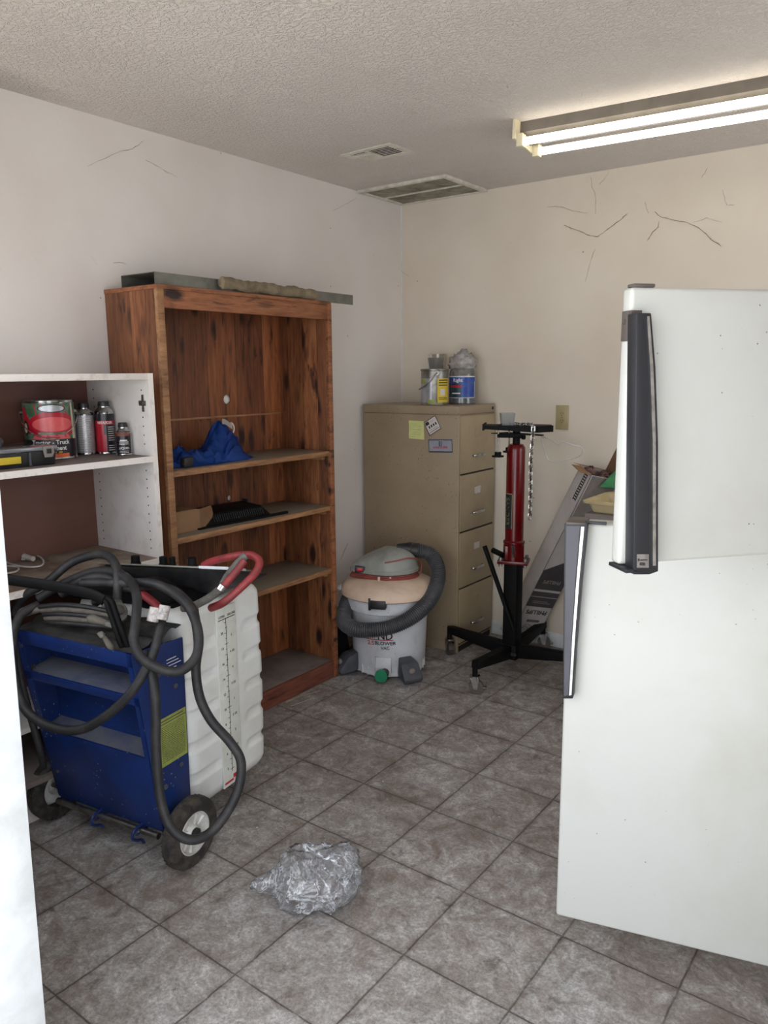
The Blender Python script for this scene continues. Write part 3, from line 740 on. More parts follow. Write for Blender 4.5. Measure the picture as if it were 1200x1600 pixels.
t, c, Mf, r = bottle((.265, -2.124), 0, .0285, .117, .083, 'short black LIQUID tin with black cap beside the red can', 'hardener_tin', None)
lb = MB(); wrap_patch(lb, r, -120, 60, .006, .087, Mf, n=26); lbl = lb.build('label', 'tinblk', t)
lb = MB(); wrap_patch(lb, r, -120, 60, .070, .084, Mf, .0008, 20); lb.build('red_field', 'wood_red', lbl)
lb = MB(); wrap_patch(lb, r, 62, 100, .006, .087, Mf, .0006, 10); lb.build('side_label', 'silverlbl', lbl)
lb = MB(); add_text(lb, 'LIQUID', .011, Mf @ T(0, .026, 0), bend=r + .001); wrap_patch(lb, r, -26, 26, .053, .0565, Mf, .001, 8)
for k in range(3): wrap_patch(lb, r, -34, 34, .040 + k * .0045, .0415 + k * .0045, Mf, .001, 8)
for k in range(2): wrap_patch(lb, r, -34, 34, .010 + k * .005, .0115 + k * .005, Mf, .001, 8)
lb.build('lettering', 'ink_white', lbl)

# ---------------------------------------------------------------- organiser case
a = P(77, 726, 'z', ZS); 
Mo = frame((a.x + .002, a.y - .004, ZS), (.06, 1, 0))   # x along the shelf (towards +y), y towards the wall
Mo = frame((.325, -2.425, ZS), (.03, 1, 0))
t = thing('organizer_case', (.25, -2.5, ZS), 'black organizer case with clear lid and yellow strip on the cabinet shelf', 'case')
mb = MB(); mb.hull([(-.30, 0, 0), (-.006, .0, 0), (-.30, .19, 0), (-.006, .19, 0), (-.305, -.006, .048), (0, -.006, .048), (-.305, .195, .048), (0, .195, .048)], Mo, .003)
mb.build('tray', 'blackp', t)
mb = MB(); mb.box((-.308, -.009, .048), (.003, .198, .062), Mo, .003); mb.build('lid', MT['clear'], t)
MB().box((-.26, -.0085, .0485), (-.05, -.0065, .0605), Mo, .001).build('lid_front_rail', 'handle_g', t)
mb = MB(); mb.hull([(-.048, -.010, .060), (-.012, -.010, .060), (-.048, -.013, .040), (-.012, -.013, .040), (-.042, -.010, .026), (-.018, -.010, .026), (-.048, -.006, .060), (-.012, -.006, .060), (-.042, -.005, .026), (-.018, -.005, .026)], Mo)
l_ = mb.build('latch', 'carton_g', t)
MB().box((-.038, -.0155, .038), (-.022, -.012, .054), Mo, .001).build('latch_button', 'blackp', l_)
MB().box((-.30, -.0105, .014), (-.122, -.003, .036), Mo, .001).build('yellow_strip', 'yellow', t)
mb = MB(); mb.box((-.094, -.0085, .003), (-.088, -.003, .046), Mo); mb.build('moulded_rib', 'darkgrey', t)
t = tag(MB().box((-.30, .04, .0625), (-.155, .14, .078), Mo, .004).ball((-.148, .09, .078), (.022, .018, .018), Mo).box((-.30, .06, .0785), (-.17, .12, .105), Mo, .01).build('cable_tool', 'darkgrey'), 'dark grey tool lying on the clear lid of the organizer case', 'tool')

# ---------------------------------------------------------------- white cord on the middle panel
zb = .8285
pts = [P(x, y, 'z', zb + .006) for x, y in ((0, 874), (20, 882), (45, 886), (64, 884), (68, 876), (60, 869), (48, 869), (38, 874))]
pts += [P(x, y, 'z', zb + .004) for x, y in ((20, 872), (-5, 878), (-20, 890), (0, 896), (25, 893), (28, 886), (10, 884), (-15, 880))]
mb = MB(); mb.sweep(cr([tuple(p) for p in pts], 7), .0032, 8)
t = thing('power_cord', P(30, 880, 'z', zb), 'coiled white power cord with a plug on the dusty cabinet panel', 'cord')
mb.build('cable', 'wht_cord', t)
a, b_ = P(32, 868, 'z', zb + .014), P(52, 873, 'z', zb + .012)
mb = MB(); mb.cyl(a, b_, .013, .009, 14); mb.build('plug', 'wht_cord', t)

# ---------------------------------------------------------------- blue nylon cloth
def cloth(u, v):
    yy = -1.925 + u * .49; xx = .03 + v * .26
    k = (u - .73) / .14; k2 = (v - .45) / .42
    h = .135 * math.exp(-abs(k) ** 1.7) * math.exp(-k2 * k2 * 1.6)
    h += .035 * math.exp(-((u - .28) / .22) ** 2) * math.exp(-k2 * k2) + .03 * math.exp(-((u - .86) / .11) ** 2) * math.exp(-k2 * k2)
    h += .030 * noise.noise(V((u * 6, v * 5, 2))) + .042 * abs(noise.noise(V((u * 9 + v * 7, v * 5 - u * 3, 5)))) + .022 * abs(noise.noise(V((u * 20 - v * 9, v * 12, 1))))
    e = min(u, 1 - u, v, 1 - v); h *= min(1, e * 9)
    wv = 1 + .25 * noise.noise(V((u * 4, v * 4, 9)))
    s_ = .55 + .45 * math.sin(math.pi * min(1, u * 1.1)) ** .6
    return V((.16 + (xx - .16) * s_ * wv, yy + .02 * noise.noise(V((v * 5, u * 3, 3))), SH[0] + .002 + max(0, h)))
t = thing('blue_jacket', (.16, -1.7, SH[0]), 'crumpled blue nylon garment on the upper shelf of the bookcase', 'garment')
MB().grid(cloth, 70, 46, thick=-.002).build('fabric', 'cloth', t, ang=60)
q = P(295, 711, 'x', .285); mb = MB(); mb.box((-.018, -.026, -.002), (.006, .026, .038), T(q.x - .006, q.y, SH[0] + .004) @ rz(8), .006); mb.build('ribbed_cuff', 'blackp', t)
q = P(352, 659, 'x', .16)
MB().grid(lambda u, v: V((q.x + .012 - .004 * u, q.y - .028 + .06 * u, q.z + .014 - .022 * u - .022 * v + .004 * math.sin(u * 5))), 6, 3, .001).build('white_tag', 'paper_w', t)
MB().sweep([V((q.x + .01, q.y + .02 + .02 * math.sin(a), q.z - .03 + .025 * math.cos(a))) for a in [k * .35 for k in range(10)]], .003, 8).build('drawstring', 'paper_w', t)

# ---------------------------------------------------------------- small carton and black register on the second shelf
zs = SH[1]
t = thing('small_carton', (.16, -1.86, zs), 'small brown cardboard box with a rounded flap on the second shelf', 'carton')
y0, y1 = BY0 + .032, -1.775; x0, x1 = .08, .245; hb = .085
mb = MB(); th = .003
mb.box((x0, y0, zs + .0005), (x1, y1, zs + th)); mb.box((x0, y0, zs + th), (x0 + th, y1, zs + hb)); mb.box((x1 - th, y0, zs + th), (x1, y1, zs + hb)); mb.box((x0, y0, zs + th), (x1, y0 + th, zs + hb)); mb.box((x0 + th, y0 + .003, zs + hb - .001), (x1 - .003, y1 - .01, zs + hb + .002))
mb.build('box_body', 'carton_b', t)
fl = [(0, 0), (.072, 0), (.098, .02), (.105, .045), (.098, .07), (.09, hb - .004), (0, hb - .004)]
MB().prism(fl, 0, .003, frame((x1 - .002, y1 - .002, zs + .003), (-.35, 1, 0), (1, .35, 0))).build('rounded_flap', 'carton_b', t)
t = thing('black_register', (.17, -1.55, zs), 'black slotted grille housing lying on the second shelf of the bookcase', 'grille')
Mg = T(.165, -1.545, zs) @ rz(-4)
MB().hull([(-.10, -.20, .0005), (.085, -.19, .0005), (-.10, .20, .0005), (.085, .17, .0005), (-.10, -.16, .05), (.045, -.155, .046), (-.10, .15, .05), (.045, .14, .046)], Mg, .002).build('housing', 'black', t)
Ms = Mg @ frame((.0655, -.005, .0245), (0, 1, 0), (.047, 0, .04))
mb = MB()
for k in range(24):
    x = -.135 + k * .0115
    mb.hull([(x, -.016, .0), (x + .005, -.016, .0), (x, -.016, .0035), (x + .005, -.016, .0035), (x + .006, .016, .0), (x + .011, .016, .0), (x + .006, .016, .0035), (x + .011, .016, .0035)], Ms)
mb.build('grille_bars', 'handle_d', t)
MB().hull([(.09, -.24, .0008), (.112, -.24, .0008), (.10, .24, .0008), (.115, .24, .0008), (.09, -.24, .006), (.112, -.24, .006), (.10, .24, .012), (.115, .24, .012)], Mg).build('front_lip', 'black', t)
MB().box((-.10, .152, .002), (-.06, .158, .06), Mg, .001).build('mounting_tab', 'handle_d', t)

# ================================================================ filing cabinet
FX0, FX1, FY0, FY1, FH = .02, .64, -.405, -.025, 1.318
t = thing('filing_cabinet', (.33, -.21, 0), 'tall beige four drawer filing cabinet in the corner', 'filing cabinet')
mb = MB()
mb.box((FX0, FY0, .0), (FX1 - .004, FY1, FH - .045), bev=.002)
mb.build('shell', 'beige', t)
MB().box((FX0 - .001, FY0 - .002, FH - .044), (FX1, FY1 + .002, FH), bev=.003).build('top_cap', 'beige', t)
mb = MB()
for y0, y1 in ((FY0, FY0 + .012), (FY1 - .012, FY1)): mb.box((FX1 - .004, y0, 0), (FX1 + .003, y1, FH - .045), bev=.001)
mb.build('front_frame', 'beige_f', t)
zt = FH - .052
for k in range(4):
    z1 = zt - k * .306; z0 = z1 - .297
    d = MB().box((FX1 - .002, FY0 + .014, z0), (FX1 + .006, FY1 - .014, z1), bev=.0015).build('drawer', 'beige_f', t)
    MB().box((FX1 - .003, FY0 + .013, z0 - .007), (FX1 + .0035, FY1 - .013, z0 - .001)).build('shadow_gap', 'darkgap', d)
    yc = (FY0 + FY1) / 2
    zl = z0 + .205
    mb = MB()
    for b_ in ((-.035, -.022, .035, -.018), (-.035, .018, .035, .022), (-.035, -.022, -.031, .022), (.031, -.022, .035, .022)):
        mb.box((FX1 + .0055, yc + b_[0], zl + b_[1]), (FX1 + .0085, yc + b_[2], zl + b_[3]), bev=.0006)
    lh = mb.build('label_holder', 'chrome' if k in (1,) else 'beige_f', d)
    if k in (1, 2): MB().box((FX1 + .0055, yc - .03, zl - .018), (FX1 + .007, yc + .03, zl + .018)).build('paper_label', 'paper_w', d)
    if k == 2: add_text(MB(), 'A-Z', .018, frame((FX1 + .0072, yc, zl), (0, 1, 0), (1, 0, 0)) ) if False else None
    zh = z0 + .085
    pts = cr([(FX1 + .005, yc - .055, zh), (FX1 + .024, yc - .05, zh + .002), (FX1 + .028, yc, zh + .003), (FX1 + .024, yc + .05, zh + .002), (FX1 + .005, yc + .055, zh)], 5)
    MB().sweep(pts, .0055, 10, sq=(.7, 1.2)).build('handle', 'chrome', d)
MB().box((FX1 + .001, FY1 - .035, FH - .030), (FX1 + .0025, FY1 - .022, FH - .014)).build('lock_slot', 'darkgap', t)
MB().box((FX1 - .01, FY0 + .012, .0), (FX1 - .002, FY1 - .012, .03)).build('toe_plate', 'darkgap', t)

mb = MB()
for k in range(95):
    u_ = random.gauss(0, 1); q = P(590 + 22 * u_ + (k % 5) * 4, 848 + random.gauss(0, 17), 'y', FY0 - .0002)
    if k > 80: q = P(random.uniform(600, 705), random.uniform(700, 960), 'y', FY0 - .0002)
    if q.x < FX0 + .01 or q.x > FX1 - .02: continue
    r_ = random.uniform(.0008, .0026); mb.hull([(q.x + r_ * math.cos(a), FY0 - d_, q.z + r_ * 1.3 * math.sin(a)) for a in (0, 1.05, 2.1, 3.14, 4.2, 5.2) for d_ in (-.0004, .0006)])
sp_ = mb.build('splatter', 'carton_b2', t); sp_['kind'] = 'stuff'
def on_side(px, py): return P(px, py, 'y', FY0 - .0005)
# papers and magnets stuck to the side
def sheet(name, quad, mat, lab, cat, th=.001):
    ps = [on_side(*q) for q in quad]
    mb = MB(); mb.hull([tuple(p) for p in ps] + [(p.x, p.y - th, p.z) for p in ps]); return tag(mb.build(name, mat), lab, cat), ps
o, ps = sheet('sticky_note', [(639, 657), (662, 658), (663, 687), (639, 685)], 'paper_y', 'yellow handwritten note stuck on the side of the filing cabinet', 'note')
def side_frame(ps, rot=0):
    c = (ps[0] + ps[1] + ps[2] + ps[3]) / 4; x = (ps[1] - ps[0]).normalized(); return frame((c.x, FY0 - .002, c.z), x, (0, -1, 0)), (ps[1] - ps[0]).length, (ps[0] - ps[3]).length
def scribble(name, par, Mx, w, h, rows, mat, th=.0006):
    mb = MB()
    for ry, a, b_ in rows:
        x = a * w
        while x < b_ * w:
            l = random.uniform(.04, .11) * w; y = ry * h + random.uniform(-.008, .008) * h
            mb.box((x, y - .007 * h, 0), (min(x + l, b_ * w), y + .007 * h, th), Mx); x += l + .025 * w
    return mb.build(name, mat, par)
Mx, w, h = side_frame(ps); scribble('handwriting', o, Mx @ T(0, 0, -.0006), w, h, [(.33, -.3, .1), (.22, -.25, .35), (.02, -.25, .3), (-.12, -.2, .1), (-.24, -.4, .3), (-.38, -.4, -.1)], 'galv')
o, ps = sheet('business_card_magnet', [(662, 661), (680, 649), (690, 669), (672, 681)], 'paper_w', 'white magnetic card with dark border, tilted, on the filing cabinet side', 'magnet', .0015)
Mx, w, h = side_frame(ps); mb = MB(); e = .0006
for b_ in ((-.5, -.5, .5, -.46), (-.5, .46, .5, .5), (-.5, -.5, -.46, .5), (.46, -.5, .5, .5), (-.5, -.36, .5, -.33)): mb.box((b_[0] * w, b_[1] * h, 0), (b_[2] * w, b_[3] * h, e), Mx)
mb.box((-.42 * w, .2 * h, 0), (-.15 * w, .42 * h, e), Mx)
for k in range(4): mb.box(((-.3 + k * .18) * w, -.08 * h, 0), ((-.2 + k * .18) * w, .1 * h, e), Mx)
mb.build('border_print', 'ink', o)
scribble('small_print', o, Mx, w, h, [(.35, -.05, .4), (.26, -.05, .3), (-.2, -.35, .35), (-.27, -.3, .3)], 'ink_blue')
o, ps = sheet('phone_magnet', [(670, 686), (707, 686), (706, 709), (671, 706)], 'magnet', 'grey rectangular magnet with red phone number below the tilted card', 'magnet', .0015)
Mx, w, h = side_frame(ps); mb = MB()
for b_ in ((-.5, -.5, .5, -.42), (-.5, .44, .5, .5), (-.5, -.5, -.48, .5), (.48, -.5, .5, .5)): mb.box((b_[0] * w, b_[1] * h, 0), (b_[2] * w, b_[3] * h, e), Mx)
for k in (-.06, -.02, .03): mb.box((k * w, -.02 * h, 0), ((k + .02) * w, .38 * h, e), Mx)
mb.build('dark_print', 'ink', o)
mb = MB(); add_text(mb, '610-678-3890', .0175, Mx @ T(0, -.12 * h, 0), sx=.9, ext=.0012); mb.build('lettering', 'ink_red', o)

# ---------------------------------------------------------------- things on top of the filing cabinet
ZF = FH
r = .074; c = V((.425, -.300, ZF)); Mf = face(c)
t = thing('silver_tin', c, 'silver tin with yellow label and wire handle on the filing cabinet', 'tin')
hh = .190
MB().lathe([(0, 0), (r - .002, 0), (r, .002), (r - .002, .006), (r - .002, hh - .012), (r + .001, hh - .01), (r + .002, hh - .002), (r - .003, hh), (r - .008, hh - .004), (0, hh - .004)], T(c), 44).build('can_body', 'steel', t)
lb = MB(); wrap_patch(lb, r - .0018, 12, 80, .014, .140, Mf, n=14); l_ = lb.build('yellow_label', 'yellow', t)
lb = MB()
for k in range(3): wrap_patch(lb, r, 17, 66, .102 + k * .013, .107 + k * .013, Mf, -.0006, 8)
for k in range(2): wrap_patch(lb, r, 17, 66, .030 + k * .008, .033 + k * .008, Mf, -.0006, 8)
lb.build('printed_lines', 'ink', l_)
lb = MB(); wrap_patch(lb, r, 25, 48, .052, .085, Mf, -.0004, 6); lb.build('white_panel', 'paper_w', l_)
lb = MB(); wrap_patch(lb, r - .0018, -80, -12, .014, .140, Mf, n=14); l_ = lb.build('grey_label', 'silverlbl', t)
lb = MB(); wrap_patch(lb, r, -78, -40, .112, .136, Mf, -.0006, 8); wrap_patch(lb, r, -30, 5, .008, .03, Mf, -.0006, 8); lb.build('green_patch', 'green_lbl', l_)
pts = [Mf @ V(v_) for v_ in ((.012, .168, .076), (.0, .158, .080), (-.025, .128, .080), (-.050, .104, .068), (-.072, .090, .044), (-.082, .082, .012))]
MB().sweep(cr([tuple(p) for p in pts], 5), .0034, 8).build('wire_bail', 'steel', t)
MB().cyl(Mf @ V((.012, .168, .070)), Mf @ V((.012, .168, .077)), .012, n=12).build('handle_ear', 'steel', t)
r = .072; c = V((.495, -.128, ZF)); Mf = face(c)
t = thing('blue_label_jar', c, 'clear jar with blue label under a crumpled plastic wrap, on the filing cabinet', 'jar')
MB().lathe([(0, 0), (r - .004, 0), (r, .005), (r, .165), (r - .004, .182), (r - .012, .190)], T(c), 44).build('jar_body', 'jar', t)
MB().lathe([(0, .003), (r - .004, .004), (r - .003, .032), (0, .034)], T(c), 36).build('dark_contents', 'teal', t)
lb = MB(); wrap_patch(lb, r, -110, 62, .035, .148, Mf, n=30); l_ = lb.build('label', 'lblblue', t)
lb = MB(); wrap_patch(lb, r, -110, -6, .036, .112, Mf, .0008, 12); lb.build('dark_panel', 'teal', l_)
lb = MB(); wrap_patch(lb, r, -60, -6, .090, .102, Mf, .0013, 8); lb.build('red_band', 'ink_red', l_)
lb = MB(); wrap_patch(lb, r, -110, 62, .145, .150, Mf, .0009, 24); wrap_patch(lb, r, -110, 62, .0345, .037, Mf, .0009, 24); wrap_patch(lb, r, -50, -10, .056, .062, Mf, .0013, 8); wrap_patch(lb, r, 60, 62, .036, .12, Mf, .0009, 3)
add_text(lb, 'Right', .027, Mf @ T(-.0, .128, 0) , bend=r + .001, ax='RIGHT'); lb.build('lettering', 'ink_white', l_)
def crumple(c, rx, ry, rz_, seed, amt=.28, sub=5, flat=True, fr=2.2):
    tb = bmesh.new(); bmesh.ops.create_icosphere(tb, subdivisions=sub, radius=1)
    for v in tb.verts:
        p = v.co.copy(); s1 = V((seed, seed * 2, seed * 3))
        d = 1 + amt * noise.noise(p * fr + s1) + amt * .8 * (abs(noise.noise(p * fr * 2.1 + s1)) - .2) * 1.6 + amt * .5 * (abs(noise.noise(p * fr * 4.7 + s1)) - .2)
        p = p * d; v.co = V((c[0] + p.x * rx, c[1] + p.y * ry, c[2] + max(p.z * rz_, -rz_ * .98 if flat else -9)))
    return tb
MB().merge(crumple((c.x + .004, c.y, c.z + .222), .066, .062, .058, 3.1, .3, 4, False)).build('crumpled_wrap', 'film2', t, ang=180)
r = .04; c = V((.36, -.17, ZF))
t = thing('clear_cups', c, 'stack of clear plastic cups behind the silver tin', 'cups')
mb = MB(); hh = .27
mb.lathe([(.0, 0), (.032, 0), (.036, .09), (.040, .12), (.036, .125), (.041, .21), (.048, .25)], T((.325, -.130, ZF)), 30)
mb.lathe([(.042, .19), (.053, hh), (.055, hh)], T((.33, -.122, ZF)), 30)
t2 = mb.build('cup', 'jar', t)

# ================================================================ shop vacuum
VC = V((.455, -.765, 0)); Mf = face(VC)     # x right, y up, z towards the viewer
t = thing('shop_vacuum', VC, 'grey shop vacuum with peach lid and black corrugated hose before the filing cabinet', 'vacuum')
s_ = t
prof = [(0, .010), (.170, .010), (.178, .016), (.181, .060), (.184, .066), (.196, .330), (.200, .333), (.214, .338), (.216, .395), (.222, .400), (.222, .412), (.19, .412), (0, .41)]
MB().lathe(prof, T(VC), 72).build('drum', 'vacbody', t)
mb = MB()
for k in range(30):
    a = math.radians(k * 12); mb.box((-.003, .174, .014), (.003, .1835, .060), T(VC) @ Matrix.Rotation(a, 4, 'Z'), .001)
mb.build('base_ribs', 'vacbody', t)
MB().lathe([(.215, .405), (.240, .404), (.247, .410), (.246, .424), (.238, .440), (.222, .456), (.19, .472), (.15, .482), (.12, .488), (0, .49)], T(VC), 72).build('lid', 'vaclid', t)
# rim lips left and right
for a in (-88, 88):
    d = Mf @ V((math.sin(math.radians(a)), 0, math.cos(math.radians(a)))) - VC
    MB().ball((0, 0, 0), (.045, .03, .014), frame(VC + d * .236 + V((0, 0, .424)), (-d.y, d.x, 0))).build('lid_handle', 'vacbody', t)
# motor head
mb = MB()
def head(u, v):
    a = 2 * math.pi * u; k = math.sin(math.pi * v / 2)
    z = .530 + .098 * math.cos(math.pi * v / 2) ** .8
    r_ = k ** .72
    x = r_ * math.cos(a) * .158; y = r_ * math.sin(a) * .118
    if x < 0: y *= 1 - .45 * min(1, (-x / .158)); x *= 1.12; z = .530 + (z - .53) * (1 - .55 * min(1, -x / .17))
    return Mf @ V((x - .012, z, y))
mb.grid(head, 64, 16)
hd = mb.build('motor_head', 'vachead', t, ang=60)
mb = MB(); prof2 = []
ring = lambda z, sc: [Mf @ V((x - .012, z, y)) for x, y in [((math.cos(a) * .158 * sc * (1.12 if math.cos(a) < 0 else 1)), math.sin(a) * .118 * sc * (1 - .45 * max(0, -math.cos(a)))) for a in [2 * math.pi * k / 64 for k in range(64)]]]
def loft(mb, rings):
    tb = bmesh.new(); rr = [[tb.verts.new(p) for p in r_] for r_ in rings]; n = len(rings[0])
    for i in range(len(rr) - 1):
        for j in range(n): tb.faces.new((rr[i][j], rr[i][(j + 1) % n], rr[i + 1][(j + 1) % n], rr[i + 1][j]))
    tb.faces.new(rr[0]); tb.faces.new(rr[-1][::-1]); return mb.merge(tb)
loft(mb, [ring(.531, 1.0), ring(.527, 1.03), ring(.512, 1.03), ring(.508, .98)]); mb.build('head_skirt', 'vachead', hd)
mb = MB(); loft(mb, [ring(.507, .90), ring(.478, .90)]); mb.build('cord_wrap_neck', 'carton_g', t)
for k, (z, sc) in enumerate(((.502, .97), (.494, 1.0), (.486, 1.03))):
    p = ring(z, sc); MB().sweep([tuple(q) for q in p] + [tuple(p[0])], .0042, 8).build('power_cord', 'cordred', t)
pts = [Mf @ V(v_) for v_ in ((-.02, .575, .112), (.04, .585, .108), (.10, .592, .085), (.145, .575, .045), (.165, .54, .01), (.160, .50, .03))]
MB().sweep(cr([tuple(p) for p in pts], 6), .0035, 8).build('cord_end', 'cordred', t)
MB().box((-.168, .516, .030), (-.115, .546, .070), Mf, .004).build('switch_surround', 'blackp', hd)
MB().box((-.158, .523, .068), (-.128, .540, .0735), Mf, .002).build('switch', 'tinred', hd)
for x in (-.055, .0):
    MB().box((x, .480, .095), (x + .012, .505, .118), Mf, .003).build('cord_cleat', 'vaclid', t)
# latch
a = math.radians(-12); Ml_ = Mf @ Matrix.Rotation(a, 4, 'Y')
mb = MB(); mb.box((-.040, .378, .218), (.036, .422, .250), Ml_, .005); mb.box((-.05, .37, .222), (-.038, .43, .244), Ml_, .002); mb.build('latch', 'blackp', t)
# drain
a = math.radians(-8); Ml_ = Mf @ Matrix.Rotation(a, 4, 'Y')
MB().box((-.042, .034, .176), (.036, .118, .1955), Ml_, .004).build('drain_boss', 'vacbody', t)
mb = MB(); mb.cyl(Ml_ @ V((.006, .045, .19)), Ml_ @ V((.006, .045, .235)), .020, n=24); mb.build('drain_spout', 'blackp', t)
mb = MB(); mb.cyl(Ml_ @ V((-.008, .040, .225)), Ml_ @ V((-.008, .040, .243)), .031, n=28); mb.build('drain_cap', 'green', t)
# caster feet
for a, sc in ((24, 1.12), (-66, 1.12), (150, 1), (-130, 1)):
    Mg = Mf @ Matrix.Rotation(math.radians(a), 4, 'Y') @ Matrix.Scale(sc, 4)
    mb = MB(); mb.hull([(-.030, .105, .165), (.030, .105, .165), (-.042, .090, .215), (.042, .090, .215), (-.046, .03, .262), (.046, .03, .262), (-.044, .012, .25), (.044, .012, .25), (-.035, .022, .165), (.035, .022, .165)], Mg, .006)
    f_ = mb.build('caster_foot', 'darkgrey', t)
    mb = MB(); mb.cyl(Mg @ V((-.012, .020, .225)), Mg @ V((.012, .020, .225)), .020, n=20); mb.build('caster_wheel', 'blackp', f_)
    MB().ball((0, .062, .240), (.016, .014, .010), Mg, 14).build('caster_cap', 'carton_g', f_)
# lettering on the drum
Ra = .1925
mb = MB(); Mt = Mf @ Matrix.Rotation(math.radians(-6), 4, 'Y')
add_text(mb, 'BLOWER', .025, Mt @ T(0, .190, 0), bend=Ra, sx=1.05); add_text(mb, 'VAC', .022, Mt @ T(0, .166, 0) , bend=Ra - .002)
add_text(mb, 'ND', .050, Mt @ T(0, .226, 0), bend=Ra + .001)
mb.build('lettering', 'ink', t)
mb = MB(); wrap_patch(mb, Ra, -32, 12, .2055, .2095, Mt, .0008, 16)
add_text(mb, '2.5', .03, Mt @ Matrix.Rotation(math.radians(-22), 4, 'Y') @ T(0, .188, 0), bend=Ra); mb.build('red_print', 'ink_red', t)
# hose
def fd(r_): return depth(VC + V((0, 0, .35))) - r_
hp_ = [(638, 858, .03), (650, 860, .02), (672, 866, .02), (684, 888, .06), (682, 915, .12), (668, 942, .20), (645, 963, .245), (616, 978, .262), (585, 984, .262), (556, 983, .235), (538, 971, .15), (541, 945, .05), (550, 925, -.05)]
path = cr([tuple(PD(x, y, fd(r_))) for x, y, r_ in hp_], 30)
# resample evenly
def even(path, step):
    out = [path[0]]; acc = 0
    for i in range(1, len(path)):
        d = (path[i] - path[i - 1]).length
        while acc + d >= step:
            k = (step - acc) / d; q = path[i - 1].lerp(path[i], k); out.append(q); path[i - 1] = q; d = (path[i] - q).length; acc = 0
        acc += d
    return out
ev = even(path, .0032)
hb_ = MB(); hb_.sweep(ev, [.0375 if (i % 3) < 1 else .0335 for i in range(len(ev))], 24); hb_.mi = 1
for i in range(3, len(ev) - 3, 3): hb_.sweep([ev[i] - (ev[i + 1] - ev[i]) * .22, ev[i] + (ev[i + 1] - ev[i]) * .22], .0382, 24)
hb_.build('hose', ['hosevac', pm('dusty_rib_crest', (112, 112, 116), (78, 78, 80), 18, rough=.5)], t, ang=50)
MB().sweep([PD(x, y, fd(.03)) for x, y in ((620, 856), (636, 857), (652, 861))], [.02, .03, .041], 20).build('hose_cuff', 'blackp', t)
# things left of the vacuum
t = tag(MB().hull([(.10, -.97, .0005), (.24, -.985, .0005), (.12, -.80, .0005), (.24, -.80, .0005), (.10, -.965, .19), (.22, -.97, .205), (.10, -.82, .22), (.20, -.81, .22)], bev=.012).build('black_tool_case', 'blackp'), 'black case standing between the bookcase and the shop vacuum', 'case')

# ================================================================ transmission jack
JC = V((.985, -.44, 0))
t = thing('transmission_jack', JC, 'red and black rolling transmission jack standing before the back wall', 'jack')
def bar(p0, p1, w, h0, h1=None):
    p0, p1 = V(p0), V(p1); Mx = frame(p0, p1 - p0, (0, 0, 1)); l = (p1 - p0).length; h1 = h1 or h0
    return [Mx @ V(q) for q in ((0, -w, -h0), (0, w, -h0), (0, -w, h0), (0, w, h0), (l, -w, -h1), (l, w, -h1), (l, -w, h1), (l, w, h1))]
for dx, dy in ((0, -1), (-1, 0), (0, 1), (1, 0)):
    d = V((dx, dy, 0))
    lg = MB().hull(bar(JC + d * .03 + V((0, 0, .105)), JC + d * .365 + V((0, 0, .140)), .021, .034, .017), bev=.002).build('leg', 'black', t)
    cpos = JC + d * .368
    MB().cyl(cpos + V((0, 0, .085)), cpos + V((0, 0, .155)), .013, n=14).build('caster_stem', 'black', lg)
    a = 25 if dy else -40; Mg = T(cpos) @ rz(a)
    cs = MB(); cs.cyl(cpos + V((0, 0, .082)), cpos + V((0, 0, .090)), .024, n=24)
    cs.hull([(-.02, -.021, .082), (.02, -.021, .082), (-.004, -.021, .028), (.014, -.021, .028), (-.02, -.018, .082), (.02, -.018, .082), (-.004, -.018, .028), (.014, -.018, .028)], Mg)
    cs.hull([(-.02, .021, .082), (.02, .021, .082), (-.004, .021, .028), (.014, .021, .028), (-.02, .018, .082), (.02, .018, .082), (-.004, .018, .028), (.014, .018, .028)], Mg)
    cs.build('caster_fork', 'chrome', lg)
    cw = MB(); cw.cyl(Mg @ V((.006, -.014, .034)), Mg @ V((.006, .014, .034)), .034, n=28); cw.build('caster_wheel', 'cast', lg)
    MB().box((.02, -.010, .030), (.055, .010, .036), Mg, .002).build('brake_tab', 'steel', lg)
mb = MB(); mb.box((-.045, -.045, .068), (.045, .045, .145), T(JC), .004); mb.build('hub', 'black', t)
for dx in (.028, .040): MB().cyl(JC + V((dx, -.05, .10)), JC + V((dx, -.043, .10)), .009, n=12).build('hub_bolt', 'steel', t)
MB().box((-.036, -.036, .10), (.036, .036, .56), T(JC), .005).build('post', 'black', t)
# flange
mb = MB(); mb.box((-.075, -.055, .558), (.075, .055, .575), T(JC) @ rz(20), .003); fl_ = mb.build('flange', 'jackred', t)
for dx, dy in ((-.06, -.04), (.06, -.04), (.06, .04), (-.06, .04)):
    p = JC + rz(20) @ V((dx, dy, .545)); MB().cyl(p, p + V((0, 0, .045)), .009, n=6).build('flange_bolt', 'steel', fl_)
mb = MB(); mb.box((-.05, -.035, .575), (.045, .03, .65), T(JC) @ rz(35), .006); mb.build('pump_block', 'jackred', t)
MB().cyl(JC + V((-.03, -.05, .60)), JC + V((-.105, -.02, .61)), .014, n=14).build('pump_valve', 'black', t)
MB().cyl(JC + V((.022, -.045, .6)), JC + V((.022, -.062, .66)), .006, n=10).build('release_lever', 'steel', t)
MB().lathe([(0, .575), (.050, .575), (.050, .655), (.053, .658), (.053, .668), (.045, .674), (.0445, 1.115), (.043, 1.13), (.034, 1.145), (.022, 1.148), (0, 1.148)], T(JC), 40).build('cylinder', 'jackred', t)
MB().cyl(JC + V((0, 0, 1.145)), JC + V((0, 0, 1.208)), .018, n=20).build('ram', 'black', t)
